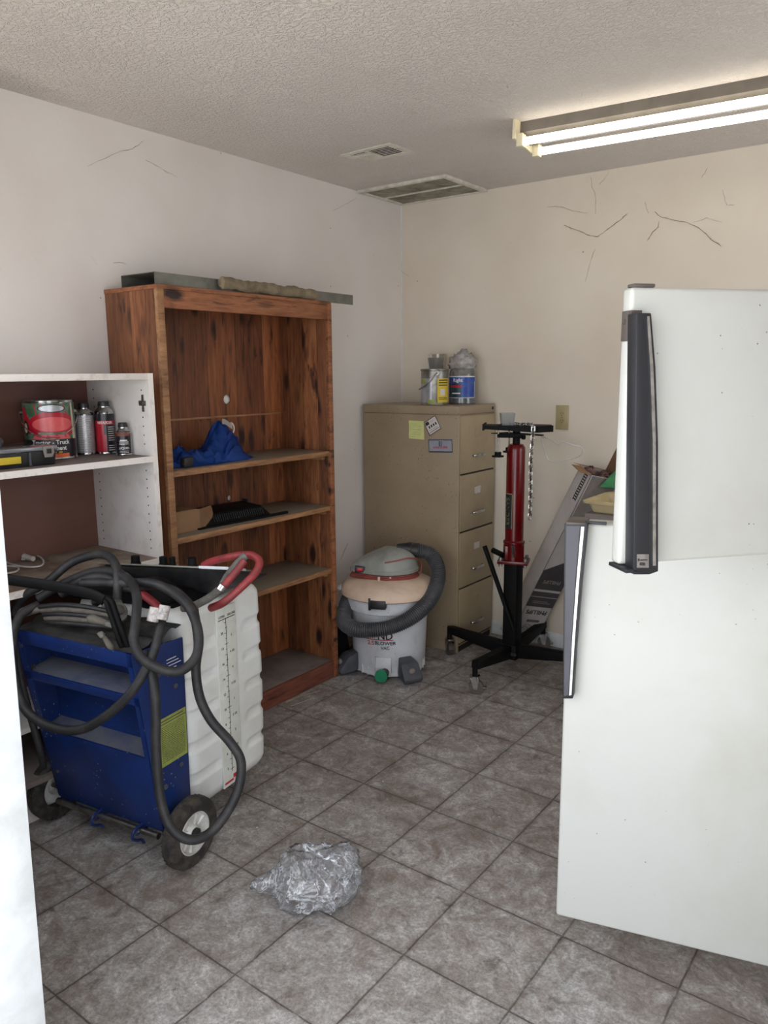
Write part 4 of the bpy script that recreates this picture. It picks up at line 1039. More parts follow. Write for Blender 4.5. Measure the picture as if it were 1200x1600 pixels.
mb = MB(); mb.cyl(JC + V((.012, -.01, 1.180)), JC + V((.044, -.02, 1.182)), .006, n=10); mb.cyl(JC + V((.042, -.02, 1.182)), JC + V((.054, -.022, 1.182)), .011, n=12); mb.build('set_screw', 'black', t)
Mx = face(JC)
lb = MB(); wrap_patch(lb, .0445, -88, -18, .735, .905, Mx, .0006, 12); l_ = lb.build('label', 'ink', t)
lb = MB(); wrap_patch(lb, .0445, -19, -16, .735, .905, Mx, .0009, 2); wrap_patch(lb, .0445, -88, -18, .905, .909, Mx, .0009, 8); lb.build('label_border', 'yell_dim', l_)
tb = text_bm('SANDER', .034, .0006)
mb = MB()
for v in tb.verts:      # text runs down the cylinder
    x, y = v.co.x * 1.08, v.co.y; a = math.radians(-53) + y / .0445; v.co = V((.0456 * math.sin(a), .82 - x, .0456 * math.cos(a)))
mb.merge(tb, Mx); mb.build('lettering', 'yell_dim', l_)
# saddle
Ms = T(JC) @ rz(24)
mb = MB()
mb.prism([(-.155, -.075), (.10, -.085), (.17, -.02), (.16, .06), (.04, .085), (-.155, .065)], 1.232, 1.237, Ms)
mb.hull([Ms @ V(q) for q in ((-.157, -.078, 1.215), (-.150, -.078, 1.215), (-.157, .067, 1.215), (-.150, .067, 1.215), (-.157, -.078, 1.245), (-.150, -.078, 1.245), (-.157, .067, 1.245), (-.150, .067, 1.245))])
mb.hull([Ms @ V(q) for q in ((.097, -.087, 1.208), (.168, -.022, 1.208), (.102, -.089, 1.208), (.173, -.024, 1.208), (.097, -.087, 1.238), (.168, -.022, 1.238), (.102, -.089, 1.238), (.173, -.024, 1.238))])
mb.hull([Ms @ V(q) for q in ((-.155, -.078, 1.222), (.10, -.088, 1.208), (-.155, -.073, 1.222), (.10, -.083, 1.208), (-.155, -.078, 1.236), (.10, -.088, 1.236), (-.155, -.073, 1.236), (.10, -.083, 1.236))])
mb.build('saddle', 'black', t)
mb = MB(); mb.hull([Ms @ V(q) for q in ((-.12, -.02, 1.196), (.12, -.055, 1.190), (.13, -.02, 1.190), (-.05, .06, 1.196), (-.12, -.02, 1.200), (.12, -.055, 1.195), (.13, -.02, 1.195), (-.05, .06, 1.200))]); mb.box((-.09, -.035, 1.178), (.03, .03, 1.196), Ms, .005); mb.build('tilt_plate', 'black', t)
for q, zz in (((-.085, -.025), 1.085), ((-.035, .005), 1.105)):
    p = Ms @ V((q[0], q[1], 0)); p.z = zz
    k_ = MB().cyl(p + V((0, 0, .02)), p + V((0, 0, .145)), .0045, n=10).build('adjusting_screw', 'steel', t)
    mb = MB(); mb.cyl(p, p + V((0, 0, .007)), .030, n=8); mb.cyl(p + V((0, 0, .007)), p + V((0, 0, .024)), .016, n=12); mb.build('knob', 'black', k_)
# pump handle
a, b_ = P(757, 853, 'y', -.50), P(803, 985, 'y', -.485)
mb = MB(); mb.cyl(a, b_, .0115, n=14); mb.build('pump_handle', 'black', t)
# chain
t = thing('steel_chain', (1.05, -.5, 1.24), 'steel chain draped over the edge of the jack saddle', 'chain')
pts = [P(x, y, 'y', yy) for x, y, yy in ((806, 661, -.45), (815, 662, -.46), (823, 659, -.475), (829, 660, -.50), (833, 668, -.548), (832, 690, -.552), (830, 715, -.552), (829, 740, -.55), (829, 770, -.55), (828, 800, -.55), (827, 815, -.55))]
pts[0].z = pts[1].z = 1.243; pts[2].z = 1.245; pts[3].z = 1.247
path = even(cr([tuple(p) for p in pts], 40), .0205)
for i in range(len(path) - 1):
    p = path[i]; d = (path[i + 1] - p).normalized(); Mx = frame(p, d, (0, 1, .3) if abs(d.z) > .5 else (0, 0, 1)) @ Matrix.Rotation(math.radians(45 + 90 * (i % 2)), 4, 'X')
    el = []
    for k in range(20):
        a = 2 * math.pi * k / 20; el.append(Mx @ V((.0082 * (1 if math.cos(a) > 0 else -1) + .0078 * math.cos(a), .0078 * math.sin(a), 0)))
    el.append(el[0]); MB().sweep(el, .0026, 6, cap=False).build('link', 'chrome', t)
# cup on the saddle
cb = Ms @ V((-.045, -.012, 0)); Mq = T(cb.x, cb.y, 1.238) @ rz(36)
t = MB(); w0, w1, hh, th = .028, .034, .058, .0012
for k in range(4):
    R4 = Matrix.Rotation(k * math.pi / 2, 4, 'Z'); t.hull([(w0, -w0, 0), (w0, w0, 0), (w1, -w1, hh), (w1, w1, hh), (w0 - th, -w0, 0), (w0 - th, w0, 0), (w1 - th, -w1, hh), (w1 - th, w1, hh)], Mq @ R4)
t.box((-w0, -w0, 0), (w0, w0, .002), Mq)
tag(t.build('clear_cup', 'clear'), 'small square clear plastic cup standing on the jack saddle', 'cup')
# white hanger
pts = [P(x, y, 'y', yy) for x, y, yy in ((846, 682, -.33), (860, 686, -.33), (872, 694, -.33), (878, 690, -.33), (893, 695, -.32), (906, 698, -.30), (911, 706, -.29), (903, 714, -.29), (885, 718, -.30), (868, 721, -.31), (856, 718, -.32), (850, 700, -.33), (846, 684, -.33))]
mb = MB(); mb.sweep(cr([tuple(p) for p in pts], 6), .0035, 8)
tag(mb.build('clothes_hanger', 'wht_cord'), 'white plastic clothes hanger caught between the jack saddle and the leaning carton', 'hanger')

# ================================================================ leaning carton and the stack beside it
dA = V((.466, 0, 1.012)).normalized(); wA = V((1.012, 0, -.466)).normalized(); yA = V((0, 1, 0))
f1 = wA * .088 - yA * .055; f2 = (wA * .53 + yA * .85).normalized() * .172
B_ = P(907, 727, 'y', -.185); LB = 1.02; A_ = B_ - dA * LB
A_ += dA * max(0, (.004 - min((A_ + f1 + f2).z, A_.z)) / dA.z); LB = (B_ - A_).length
Mb = Matrix((f1.normalized(), f2.normalized(), dA)).transposed().to_4x4(); Mb.translation = A_
a1, a2 = f1.length, f2.length
t = thing('long_carton', (A_.x + .1, -.1, 0), 'long white and grey printed carton leaning right behind the jack, open at the top', 'carton')
mb = MB(); th = .004
mb.hull([(0, 0, 0), (a1, 0, 0), (0, a2, 0), (a1, a2, 0), (0, 0, th), (a1, 0, th), (0, a2, th), (a1, a2, th)], Mb)
for b_ in (((0, 0), (a1, th)), ((0, a2 - th), (a1, a2)), ((0, 0), (th, a2)), ((a1 - th, 0), (a1, a2))):
    q = [(x, y, z) for x in (b_[0][0], b_[1][0]) for y in (b_[0][1], b_[1][1]) for z in (0, LB)]; mb.hull(q, Mb)
bd = mb.build('carton_body', 'carton_w', t)
# printed face (normal +f1 direction side is x=a1)
Mp = Mb @ frame((a1 + .0008, 0, 0), (0, 1, 0), (1, 0, 0))   # x across the face, y along the carton
def flat(name, polys, mat, par, Mx, th=.0008):
    mb = MB()
    for p in polys: mb.prism(p, 0, th, Mx)
    return mb.build(name, mat, par)
w_ = a2
flat('dark_print_band', [[(.0, .30), (w_, .30), (w_, .33), (.0, .33)], [(.0, .345), (w_, .345), (w_, .56), (.0, .46)]], 'carton_d', bd, Mp)
flat('grey_print_field', [[(.0, .235), (w_, .235), (w_, .296), (.0, .296)]], 'carton_d', bd, Mp)
flat('upper_print_field', [[(.01, LB - .24), (w_, LB - .24), (w_, LB - .004), (.01, LB - .004)]], 'carton_g', bd, Mp)
mb = MB()
for k in range(12):
    for j in range(2): mb.box((.014 + k * .0145, LB - .27 - j * .03, .0), (.022 + k * .0145, LB - .262 - j * .03, .0012), Mp)
mb.box((.004, LB - .31, 0), (w_, LB - .302, .001), Mp)
mb.build('perforation_print', 'ink', bd)
mb = MB(); add_text(mb, 'PHILLIPS', .036, Mp @ T(w_ / 2, .20, .0004) @ rz(180), sx=1.0, ext=.0012); mb.build('lettering', 'ink', bd)
mb = MB(); add_text(mb, 'PHILLIPS', .030, Mp @ T(w_ / 2, .395, .0012) @ rz(180), sx=1.0, ext=.0012); mb.box((.03, .258, .0008), (w_ - .03, .262, .0016), Mp); mb.box((.03, .268, .0008), (w_ - .05, .272, .0016), Mp); mb.build('pale_lettering', 'carton_g', bd)
mb = MB(); mb.box((.05, .135, .0), (.13, .15, .001), Mp)
mb.sweep([Mp @ V((.03 + .12 * k / 12, .075 + .03 * math.sin(k * .5), .001)) for k in range(13)], .0016, 6); mb.sweep([Mp @ V((.07 + .03 * math.cos(k * .5), .09 + .03 * math.sin(k * .5), .001)) for k in range(13)], .0014, 6)
mb.build('line_drawing', 'galv', bd)
Mq = Mb @ frame((0, -.0008, 0), (1, 0, 0), (0, -1, 0))   # face y=0: x across, y along
mb = MB()
add_text(mb, 'PHILLIPS', .034, Mq @ T(a1 * .5, .11, .0004) @ rz(-90), ext=.0012); mb.build('blue_lettering', 'ink_blue', bd)
mb = MB()
for x in (a1 * .55, a1 * .78): mb.box((x, LB - .16, 0), (x + .003, LB - .012, .0012), Mq)
for k in range(11): mb.box((a1 * .58, LB - .155 + k * .0135, 0), (a1 * .76, LB - .149 + k * .0135, .0012), Mq)
mb.build('stamped_strip', 'ink', bd)
# flaps and contents
def flap(name, o, ex, ez, w, l, mat):
    ex, ez = V(ex).normalized(), V(ez).normalized(); o = V(o)
    n = ex.cross(ez) * .002
    q = [o, o + ex * w, o + ex * (w - .012) + ez * l, o + ez * l + ex * .012]
    return MB().hull([tuple(p) for p in q] + [tuple(p + n) for p in q]).build(name, mat, t)
TL = A_ + dA * LB
flap('near_flap', TL, f1, (-.35, -.40, .12), a1, .055, 'carton_b')
flap('left_flap', TL, f2, (-.8, .1, .16), a2, .05, 'carton_b')
flap('back_flap', TL + f2 * .93, f1 + wA * .16, (.30, .05, .9), .25, .13, 'carton_b2')
mb = MB()
for k in range(26):
    p = TL + f1 * random.uniform(.1, .9) + f2 * random.uniform(.05, .95) + dA * random.uniform(-.02, .016)
    mb.merge(crumple(p, .014, .014, .009, k * 1.3, .5, 2, False))
tag(mb.build('rag_bundle', pm('mixed_rags', (120, 90, 84), (50, 30, 30), 30, .45, .55, rough=.9)), 'tangle of dark and pinkish rags in the open top of the leaning carton', 'rags', kind='stuff')
q = TL + f1 * .75 + f2 * .55
tag(MB().hull([tuple(q + V(v_)) for v_ in ((.0, -.05, -.05), (.10, .02, -.06), (.11, .03, .045), (.06, -.01, .03), (.0, -.045, -.048), (.10, .028, -.06), (.11, .038, .045), (.06, -.002, .03))], bev=.001).build('green_mesh_bag', 'greenpcb'), 'green mesh bag sticking out of the leaning carton', 'bag')

# taupe carton with a basket on it, seen between the carton and the refrigerator doors
q = P(914, 803, 'y', -.62)
t = thing('taupe_carton', (q.x + .2, -.42, 0), 'plain taupe carton under the beige basket, behind the refrigerator doors', 'carton')
zt = q.z + .004
MB().box((q.x, -.62, 0), (q.x + .42, -.25, zt), bev=.002).build('carton_body', 'carton_g', t)
MB().box((q.x - .0006, -.62 - .001, zt - .05), (q.x + .42, -.619, zt - .046)).build('tape_edge', 'carton_w', t)
t = thing('beige_basket', (q.x + .16, -.44, zt), 'shallow beige plastic basket on the taupe carton', 'basket')
def rr(w, d, r, n=6):
    out = []
    for cx_, cy_, a0 in ((w - r, d - r, 0), (-w + r, d - r, 90), (-w + r, -d + r, 180), (w - r, -d + r, 270)):
        for k in range(n + 1):
            a = math.radians(a0 + 90 * k / n); out.append((cx_ + r * math.cos(a), cy_ + r * math.sin(a)))
    return out
bc = V((q.x + .15, -.45, zt))
def ringz(w, d, r, z): return [bc + V((x, y, z)) for x, y in rr(w, d, r)]
mb = MB(); rings = [ringz(.14, .13, .03, .001), ringz(.155, .145, .04, .040), ringz(.176, .166, .045, .042), ringz(.178, .168, .045, .050), ringz(.164, .154, .04, .054), ringz(.150, .140, .04, .048), ringz(.137, .127, .03, .006)]
loft(mb, rings); bs = mb.build('basket_body', 'basket', t)
mb = MB()
for k in range(14):
    y = -.12 + k * .018; mb.hull([tuple(bc + V(v_)) for v_ in ((.136, y, .008), (.139, y, .008), (.150, y, .046), (.147, y, .046), (.136, y + .006, .008), (.139, y + .006, .008), (.150, y + .006, .046), (.147, y + .006, .046))])
mb.build('basket_ribs', 'carton_b2', t)

# ================================================================ refrigerator, both doors swung open
HX, HY = 2.741, -1.914
t = thing('refrigerator', (3.05, -1.52, 0), 'white two door refrigerator at the right with both doors swung open', 'refrigerator')
# body front faces the left wall side; open cavity
bx0, bx1, by0, by1, bz0, bz1 = 2.765, 3.40, -1.905, -1.145, .06, 1.66
mb = MB(); w = .04
mb.box((bx0, by0, bz0), (bx1, by0 + w, bz1)); mb.box((bx0, by1 - w, bz0), (bx1, by1, bz1)); mb.box((bx1 - w, by0 + w, bz0), (bx1, by1 - w, bz1))
mb.box((bx0, by0 + w, bz1 - w), (bx1 - w, by1 - w, bz1)); mb.box((bx0, by0 + w, bz0), (bx1 - w, by1 - w, bz0 + .06)); mb.box((bx0, by0 + w, 1.12), (bx1 - w, by1 - w, 1.17))
mb.build('cabinet_body', 'fridge', t)
for z in (.38, .68, .92, 1.38): MB().box((bx0 + .04, by0 + w, z), (bx1 - w, by1 - w, z + .01)).build('inner_shelf', 'clear', t)
for dx in (.05, .58):
    for dy in (.05, .70): MB().cyl((bx0 + dx, by0 + dy, 0), (bx0 + dx, by0 + dy, .062), .018, n=14).build('foot', 'blackp', t)
def door(name, o, u, z0, z1, w, th):
    Md = frame((o[0], o[1], 0), (u[0], u[1], 0), (0, 0, 1))
    d = MB().box((0, 0, z0), (w, th, z1), Md, .007, 3).build(name, 'fridge', t)
    MB().box((.012, th - .001, z0 + .012), (w - .012, th + .014, z1 - .012), Md, .004).build('gasket', 'gasket', d)
    MB().box((.05, th + .012, z0 + .06), (w - .05, th + .03, z1 - .06), Md, .008).build('inner_liner', 'gasket', d)
    for k in range(2 if z1 - z0 < .6 else 4):
        z = z0 + .10 + k * .24
        if z < z1 - .12: MB().box((.07, th + .03, z), (w - .07, th + .09, z + .06), Md, .006).build('door_bin', 'gasket', d)
    return d, Md
F0 = (2.239, -2.502); L0 = (1.981, -2.116)
fz, Mfz = door('freezer_door', F0, (.649, .761), 1.153, 1.628, .755, .030)
ld, Mld = door('refrigerator_door', L0, (.966, .257), .10, 1.141, .775, .058)
def loc(Md, px, py, off):
    """pixel's ray met with the plane standing `off` proud of a door face, in that door's own coordinates (x along, z up)"""
    o = Md @ V((0, -off, 0)); n = (Md.to_3x3() @ V((0, 1, 0))); v = ray(px, py); k = (o - C0).dot(n) / v.dot(n)
    q = Md.inverted() @ (C0 + v * k); return (q.x, q.z)
SW = Matrix(((1, 0, 0, 0), (0, 0, 1, 0), (0, 1, 0, 0), (0, 0, 0, 1)))   # prism xy -> door xz, height -> door y
def plate(name, Md, pxs, off, dep, mat, par, bev=0):
    poly = [loc(Md, x, y, off) for x, y in pxs]
    return MB().prism(poly, -off, -off + dep, Md @ SW, bev).build(name, mat, par)
# freezer handle
h_ = plate('handle', Mfz, [(995, 489), (1018, 489), (1025, 574), (1029, 690), (1029, 893), (1015, 898), (990, 898)], .030, .0295, 'handle_d', fz, .002)
plate('chrome_trim', Mfz, [(1011, 494), (1015, 494), (1021, 574), (1025, 690), (1025, 884), (1020, 884), (1020, 690), (1016, 574)], .0312, .002, 'chrome', h_)
plate('badge', Mfz, [(995, 866), (1014, 866), (1014, 887), (995, 887)], .0315, .002, 'chrome', h_)
pq = loc(Mfz, 1004, 879, .0325)
mb = MB()
for b_ in ((-.008, .003, -.006, .007), (-.004, .0035, .009, .005), (-.004, -.005, .001, -.0005), (.002, -.0055, .005, -.001)): mb.box((pq[0] + b_[0], -.0330, pq[1] + b_[1]), (pq[0] + b_[2], -.0322, pq[1] + b_[3]), Mfz)
mb.build('badge_print', 'carton_d', h_)
a = loc(Mfz, 995, 489, 0); b_ = loc(Mfz, 995, 532, 0)
mb = MB(); mb.box((-.0025, -.004, 1.59 - .05), (.0005, .024, 1.59), Mfz, .001); mb.box((-.0025, -.006, 1.585 - .045), (.018, -.0005, 1.59), Mfz, .001)
k_ = mb.build('upper_bracket', 'handle_b', fz); MB().cyl(Mfz @ V((-.005, .012, 1.572)), Mfz @ V((-.002, .012, 1.572)), .0045, n=10).build('screw', 'chrome', k_)
MB().box((-.003, -.03, 1.146), (.03, .030, 1.1525), Mfz, .001).build('lower_bracket', 'handle_d', fz)
MB().box((.005, .002, 1.628), (.045, .024, 1.634), Mfz, .002).build('top_cap', 'handle_b', fz)
# refrigerator handle
h_ = plate('handle', Mld, [(882, 818), (918, 818), (909, 905), (900, 1010), (895, 1092), (879, 1092)], .030, .0295, 'handle_d', ld, .002)
plate('slate_face', Mld, [(885, 822), (906, 822), (899, 905), (893, 1000), (888, 1086), (881, 1088)], .0315, .002, 'handle_g', h_)
plate('chrome_trim', Mld, [(908, 823), (913, 823), (905, 905), (898, 1000), (893, 1086), (889, 1087), (894, 1000), (901, 905)], .0315, .002, 'chrome', h_)
MB().box((-.004, -.030, 1.1405), (.04, .05, 1.1455), Mld, .001).build('top_bracket', 'handle_b', ld)
MB().box((.036, -.012, 1.1405), (.085, -.004, 1.1475), Mld, .001).build('bracket_tongue', 'handle_d', ld)
for z in (.10, 1.1445, 1.63):
    MB().cyl((HX, HY, z - (.03 if z < 1 else .001)), (HX, HY, z + .006), .012, n=14).build('hinge_pin', 'steel', t)
MB().box((HX - .015, HY - .01, 1.6365), (bx0 + .06, by0 + .035, 1.6425 + .018), bev=.002).build('hinge_cover', 'handle_b', t)

# ================================================================ coolant machine cart
Mc2 = frame((.875, -2.50, 0), (.988, .156, 0), (0, 0, 1))
def cw(x, y, z): return Mc2 @ V((x, y, z))
t = thing('service_cart', cw(-.23, .2, 0), 'blue steel wheeled fluid service cart with white ribbed tank', 'service cart')
ZT = .715
def fy(z): return -.08 * (z - .12) / (ZT - .12)
def lx(z): return -.46 - .045 * (z - .12) / (ZT - .12)
th = .006
# right and left sides
mb = MB(); mb.hull([cw(0, fy(.12), .12), cw(0, .125, .10), cw(0, .130, .70), cw(0, fy(ZT), ZT), cw(-th, fy(.12), .12), cw(-th, .125, .10), cw(-th, .130, .70), cw(-th, fy(ZT), ZT)], bev=.001); rs = mb.build('side_plate', 'blue', t)
mb = MB(); mb.hull([cw(lx(.12), fy(.12), .12), cw(lx(.12), .125, .10), cw(lx(ZT), .13, .70), cw(lx(ZT), fy(ZT), ZT), cw(lx(.12) + th, fy(.12), .12), cw(lx(.12) + th, .125, .10), cw(lx(ZT) + th, .13, .70), cw(lx(ZT) + th, fy(ZT), ZT)], bev=.001); mb.build('side_plate', 'blue', t)
# front face pieces
def fpanel(name, z0, z1, mat='blue'):
    return MB().hull([cw(lx(z0) + .001, fy(z0), z0), cw(-.001, fy(z0), z0), cw(lx(z1) + .001, fy(z1), z1), cw(-.001, fy(z1), z1), cw(lx(z0) + .001, fy(z0) + .008, z0), cw(-.001, fy(z0) + .008, z0), cw(lx(z1) + .001, fy(z1) + .008, z1), cw(-.001, fy(z1) + .008, z1)], bev=.001).build(name, mat, t)
Z1, Z2 = .575, .372
fpanel('lower_panel', .12, Z2)
fpanel('ledge_lip', Z1 - .028, Z1)
fpanel('top_lip', ZT - .045, ZT)
for x0_, s_ in ((0, -1), (None, 1)):
    mb = MB()
    if s_ < 0: mb.hull([cw(-.001, fy(z), z) for z in (Z2, ZT)] + [cw(-.022, fy(z), z) for z in (Z2, ZT)] + [cw(-.001, fy(z) + .006, z) for z in (Z2, ZT)] + [cw(-.022, fy(z) + .006, z) for z in (Z2, ZT)])
    else: mb.hull([cw(lx(z) + .001, fy(z), z) for z in (Z2, ZT)] + [cw(lx(z) + .032, fy(z), z) for z in (Z2, ZT)] + [cw(lx(z) + .001, fy(z) + .006, z) for z in (Z2, ZT)] + [cw(lx(z) + .032, fy(z) + .006, z) for z in (Z2, ZT)])
    mb.build('front_flange', 'blue', t)
for z, yb in ((Z1, .045), (Z2, .045)):
    MB().hull([cw(lx(z) + .008, fy(z) + .008, z - .003), cw(-.008, fy(z) + .008, z - .003), cw(lx(z) + .008, fy(z) + .008, z - .0005), cw(-.008, fy(z) + .008, z - .0005), cw(lx(z) + .008, yb, z + .008), cw(-.008, yb, z + .008), cw(lx(z) + .008, yb, z + .011), cw(-.008, yb, z + .011)]).build('ledge', 'blue_dust', t)
MB().hull([cw(lx(.36) + .007, .045, .34), cw(-.007, .045, .34), cw(lx(ZT) + .007, .045, ZT - .01), cw(-.007, .045, ZT - .01), cw(lx(.36) + .007, .05, .34), cw(-.007, .05, .34), cw(lx(ZT) + .007, .05, ZT - .01), cw(-.007, .05, ZT - .01)]).build('recess_back', 'blue', t)
for x, z in ((-.44, .60), (-.435, .22), (-.475, .66)): MB().cyl(cw(x, fy(z) - .004, z), cw(x, fy(z) + .002, z), .0055, n=10).build('screw', 'steel', t)
for y, z in ((.02, .62), (.02, .26), (.09, .30), (.085, .56)): MB().cyl(cw(.004, y, z), cw(-.002, y, z), .008, n=12).build('screw', 'darkgrey', rs)
# label on the right side plate
Mx = Mc2 @ frame((.0008, 0, 0), (0, 1, 0), (1, 0, 0))
l_ = MB().prism([(.006, .325), (.122, .325), (.123, .478), (-.004, .478)], 0, .0006, Mx).build('warning_label', 'green_lbl', t)
mb = MB()
mb.box((.0, .458, 0), (.12, .4605, .001), Mx)
for k in range(20):
    z = .338 + k * .0058
    x = .014
    while x < .112:
        w = random.uniform(.006, .018); mb.box((x, z, 0), (min(x + w, .114), z + .0015, .001), Mx); x += w + .0025
mb.box((.01, .467, 0), (.112, .470, .001), Mx)
mb.build('small_print', 'carton_d', l_)
mb = MB()
for k in range(6): mb.box((.055, .60 + k * .010, 0), (.115 - .01 * (k % 3), .602 + k * .010, .001), Mx)
mb.build('white_print', 'ink_white', rs)
# tank
TX0, TX1, TY0, TY1, TZ0, TZ1 = -.47, -.006, .132, .545, .085, .772
cxm, cym = (TX0 + TX1) / 2, (TY0 + TY1) / 2; hw, hd_ = (TX1 - TX0) / 2, (TY1 - TY0) / 2
def tank_ring(z, inset, rad):
    out = []; n = 14; w, d, r = hw - inset, hd_ - inset, rad
    straight = 24
    cs = [(w - r, -d + r, -90), (w - r, d - r, 0), (-w + r, d - r, 90), (-w + r, -d + r, 180)]
    for ci, (cx_, cy_, a0) in enumerate(cs):
        for k in range(n + 1):
            a = math.radians(a0 + 90 * k / n); out.append((cx_ + r * math.cos(a), cy_ + r * math.sin(a), math.cos(a), math.sin(a)))
        nx, ny, na = cs[(ci + 1) % 4]; e = math.radians(a0 + 90)
        p0 = (cx_ + r * math.cos(e), cy_ + r * math.sin(e)); p1 = (nx + r * math.cos(math.radians(na)), ny + r * math.sin(math.radians(na)))
        for k in range(1, straight):
            f = k / straight; out.append((p0[0] + (p1[0] - p0[0]) * f, p0[1] + (p1[1] - p0[1]) * f, math.cos(e), math.sin(e)))
    res = []
    for x, y, nx, ny in out:
        dsp = 0
        if TZ0 + .05 < z < TZ1 - .06:
            ph = ((z - TZ0 - .075) / .108) % 1.0
            g = max(0, 1 - ((ph - .5) / .17) ** 2) ** .5 if abs(ph - .5) < .17 else 0
            g *= min(1, (z - TZ0 - .05) / .01)
            def win(v, a, b): return max(0, min(1, (v - a) / .012, (b - v) / .012))
            m_ = 0
            if nx > .5: m_ = max(win(y, -hd_ - .05, -.055), win(y, .085, 9) if nx > .5 else 0)
            if ny > .3: m_ = max(m_, win(x, hw - .14, 9) if x > 0 else win(-x, hw - .14, 9))
            if nx < -.5: m_ = max(m_, win(y, -hd_ + .02, hd_ - .02))
            dsp = -.0075 * g * m_
        bul = .006 * math.sin(math.pi * min(1, max(0, (z - TZ0) / (TZ1 - TZ0))))
        res.append(cw(cxm + x + nx * (dsp + bul), cym + y + ny * (dsp + bul), z))
    return res
rings = [tank_ring(TZ0, .05, .03), tank_ring(TZ0 + .004, .035, .035), tank_ring(TZ0 + .016, .016, .04), tank_ring(TZ0 + .035, .004, .045)]
z = TZ0 + .05
while z < TZ1 - .03: rings.append(tank_ring(z, 0, .045)); z += .0055
rings += [tank_ring(TZ1 - .022, .002, .045), tank_ring(TZ1 - .010, .008, .045), tank_ring(TZ1 - .003, .018, .04), tank_ring(TZ1, .030, .03)]
mb = MB(); loft(mb, rings); mb.build('tank', 'tank', t, ang=50)
Mx = Mc2 @ frame((TX1 + .0075, 0, 0), (0, 1, 0), (1, 0, 0))
SY0, SY1 = .285, .385
st = MB().box((SY0, .115, -.004), (SY1, .742, .0005), Mx, .001).build('scale_strip', 'strip', t)
mb = MB(); xc = (SY0 + SY1) / 2 - .004
mb.box((xc - .001, .16, .0004), (xc + .001, .70, .0012), Mx); mb.box((SY0 + .008, .700, .0004), (SY1 - .008, .7025, .0012), Mx)
for k in range(29):
    z = .17 + k * .0185; l = .010 if k % 2 == 0 else .005
    mb.box((xc - l, z, .0004), (xc + (l if k % 3 == 0 else 0), z + .0015, .0012), Mx)
add_text(mb, 'LITERS', .0105, Mx @ T(SY0 + .026, .711, .0008)); add_text(mb, 'GALLONS', .0105, Mx @ T(SY1 - .026, .711, .0008), sx=.85)
for k in range(10):
    add_text(mb, str(2 * k + 2), .012, Mx @ T(xc - .022, .178 + k * .053, .0008)); 
for k in range(9):
    add_text(mb, ('%d' % (k // 2 + 1)) + (' 1/2' if k % 2 else ''), .011, Mx @ T(xc + .026, .19 + k * .056, .0008))
mb.build('scale_print', 'ink', st)
mb = MB(); mb.box((SY0 + .006, .126, .0004), (SY0 + .05, .133, .0012), Mx); mb.box((SY0 + .05, .133, .0004), (SY1 - .03, .148, .0012), Mx); mb.build('red_print', 'ink_red', st)
# top tray, dusty
mb = MB()
def tray(u, v):
    x = lx(ZT) + .004 + (-.008 - lx(ZT)) * u; y = fy(ZT) + .002 + (.13 - fy(ZT)) * v
    return cw(x, y, ZT - .004 + .028 * v + .006 * noise.noise(V((u * 9, v * 5, 1))) + .008 * math.sin(v * 18) * (.3 < v < .9))
mb.grid(tray, 40, 24, -.006); mb.build('top_tray', MT['darkgrey'] if False else pm('dusty_black_tray', (56, 55, 56), (96, 92, 86), 10, .4, .65, rough=.8), t)
# console
mb = MB()
def con(x, y, z): return cw(x, y, z + .078 * (x + .52) - (y - .28) * .30)      # panel rises to the right, falls to the back
mb.hull([cw(-.49, .30, .785), cw(-.02, .30, .785), cw(-.49, .42, .785), cw(-.02, .42, .785), con(-.50, .285, .838), con(.11, .285, .838), con(-.50, .44, .838), con(.11, .44, .838)], bev=.008)
cn = mb.build('console_housing', 'blackp', t)
mb = MB(); mb.hull([con(x, y, z) for x in (-.515, .065) for y in (.278, .45) for z in (.8395, .8455)], bev=.002)
mb.build('control_panel', pm('dusty_panel', (156, 152, 144), (120, 116, 108), 8, rough=.7), cn)
mb = MB(); mb.hull([con(x, y, z) for x in (-.05, .072) for y in (.272, .36) for z in (.838, .848)], bev=.002); mb.build('panel_end_cap', 'trim', cn)
for x, r_ in ((-.352, .018), (-.225, .016), (-.185, .012), (-.10, .017)):
    MB().lathe([(0, .0), (r_, 0), (r_, .006), (r_ * .85, .008), (r_ * .8, .030), (0, .032)], T(con(x, .30, .845)), 18).build('knob', 'black', cn)
for x in (-.14, -.06, -.255): MB().cyl(con(x, .33, .84), con(x, .33, .872), .007, n=12).build('toggle_switch', 'steel', cn)
MB().hull([cw(-.455, .10, .772), cw(-.06, .16, .772), cw(-.455, .52, .772), cw(-.035, .50, .772), cw(-.42, .14, .80), cw(-.13, .17, .802), cw(-.44, .50, .80), cw(-.06, .48, .80)], bev=.006).build('dark_tank_top', 'black', t)  # black cover added for the dark of the tank's open top
mb = MB(); mb.ball((0, 0, 0), (.085, .06, .055), T(cw(-.16, .19, .80)) @ rz(10)); mb.build('pump_housing', 'black', t)
mb = MB(); mb.cyl(cw(-.19, .055, .765), cw(-.15, .02, .79), .030, n=20); mb.cyl(cw(-.205, .07, .785), cw(-.195, .06, .80), .018, n=16); mb.build('filter_bowl', 'grey_hose', t)
MB().cyl(cw(-.30, .07, .785), cw(-.275, .07, .80), .014, n=14).build('fitting', 'steel', t)
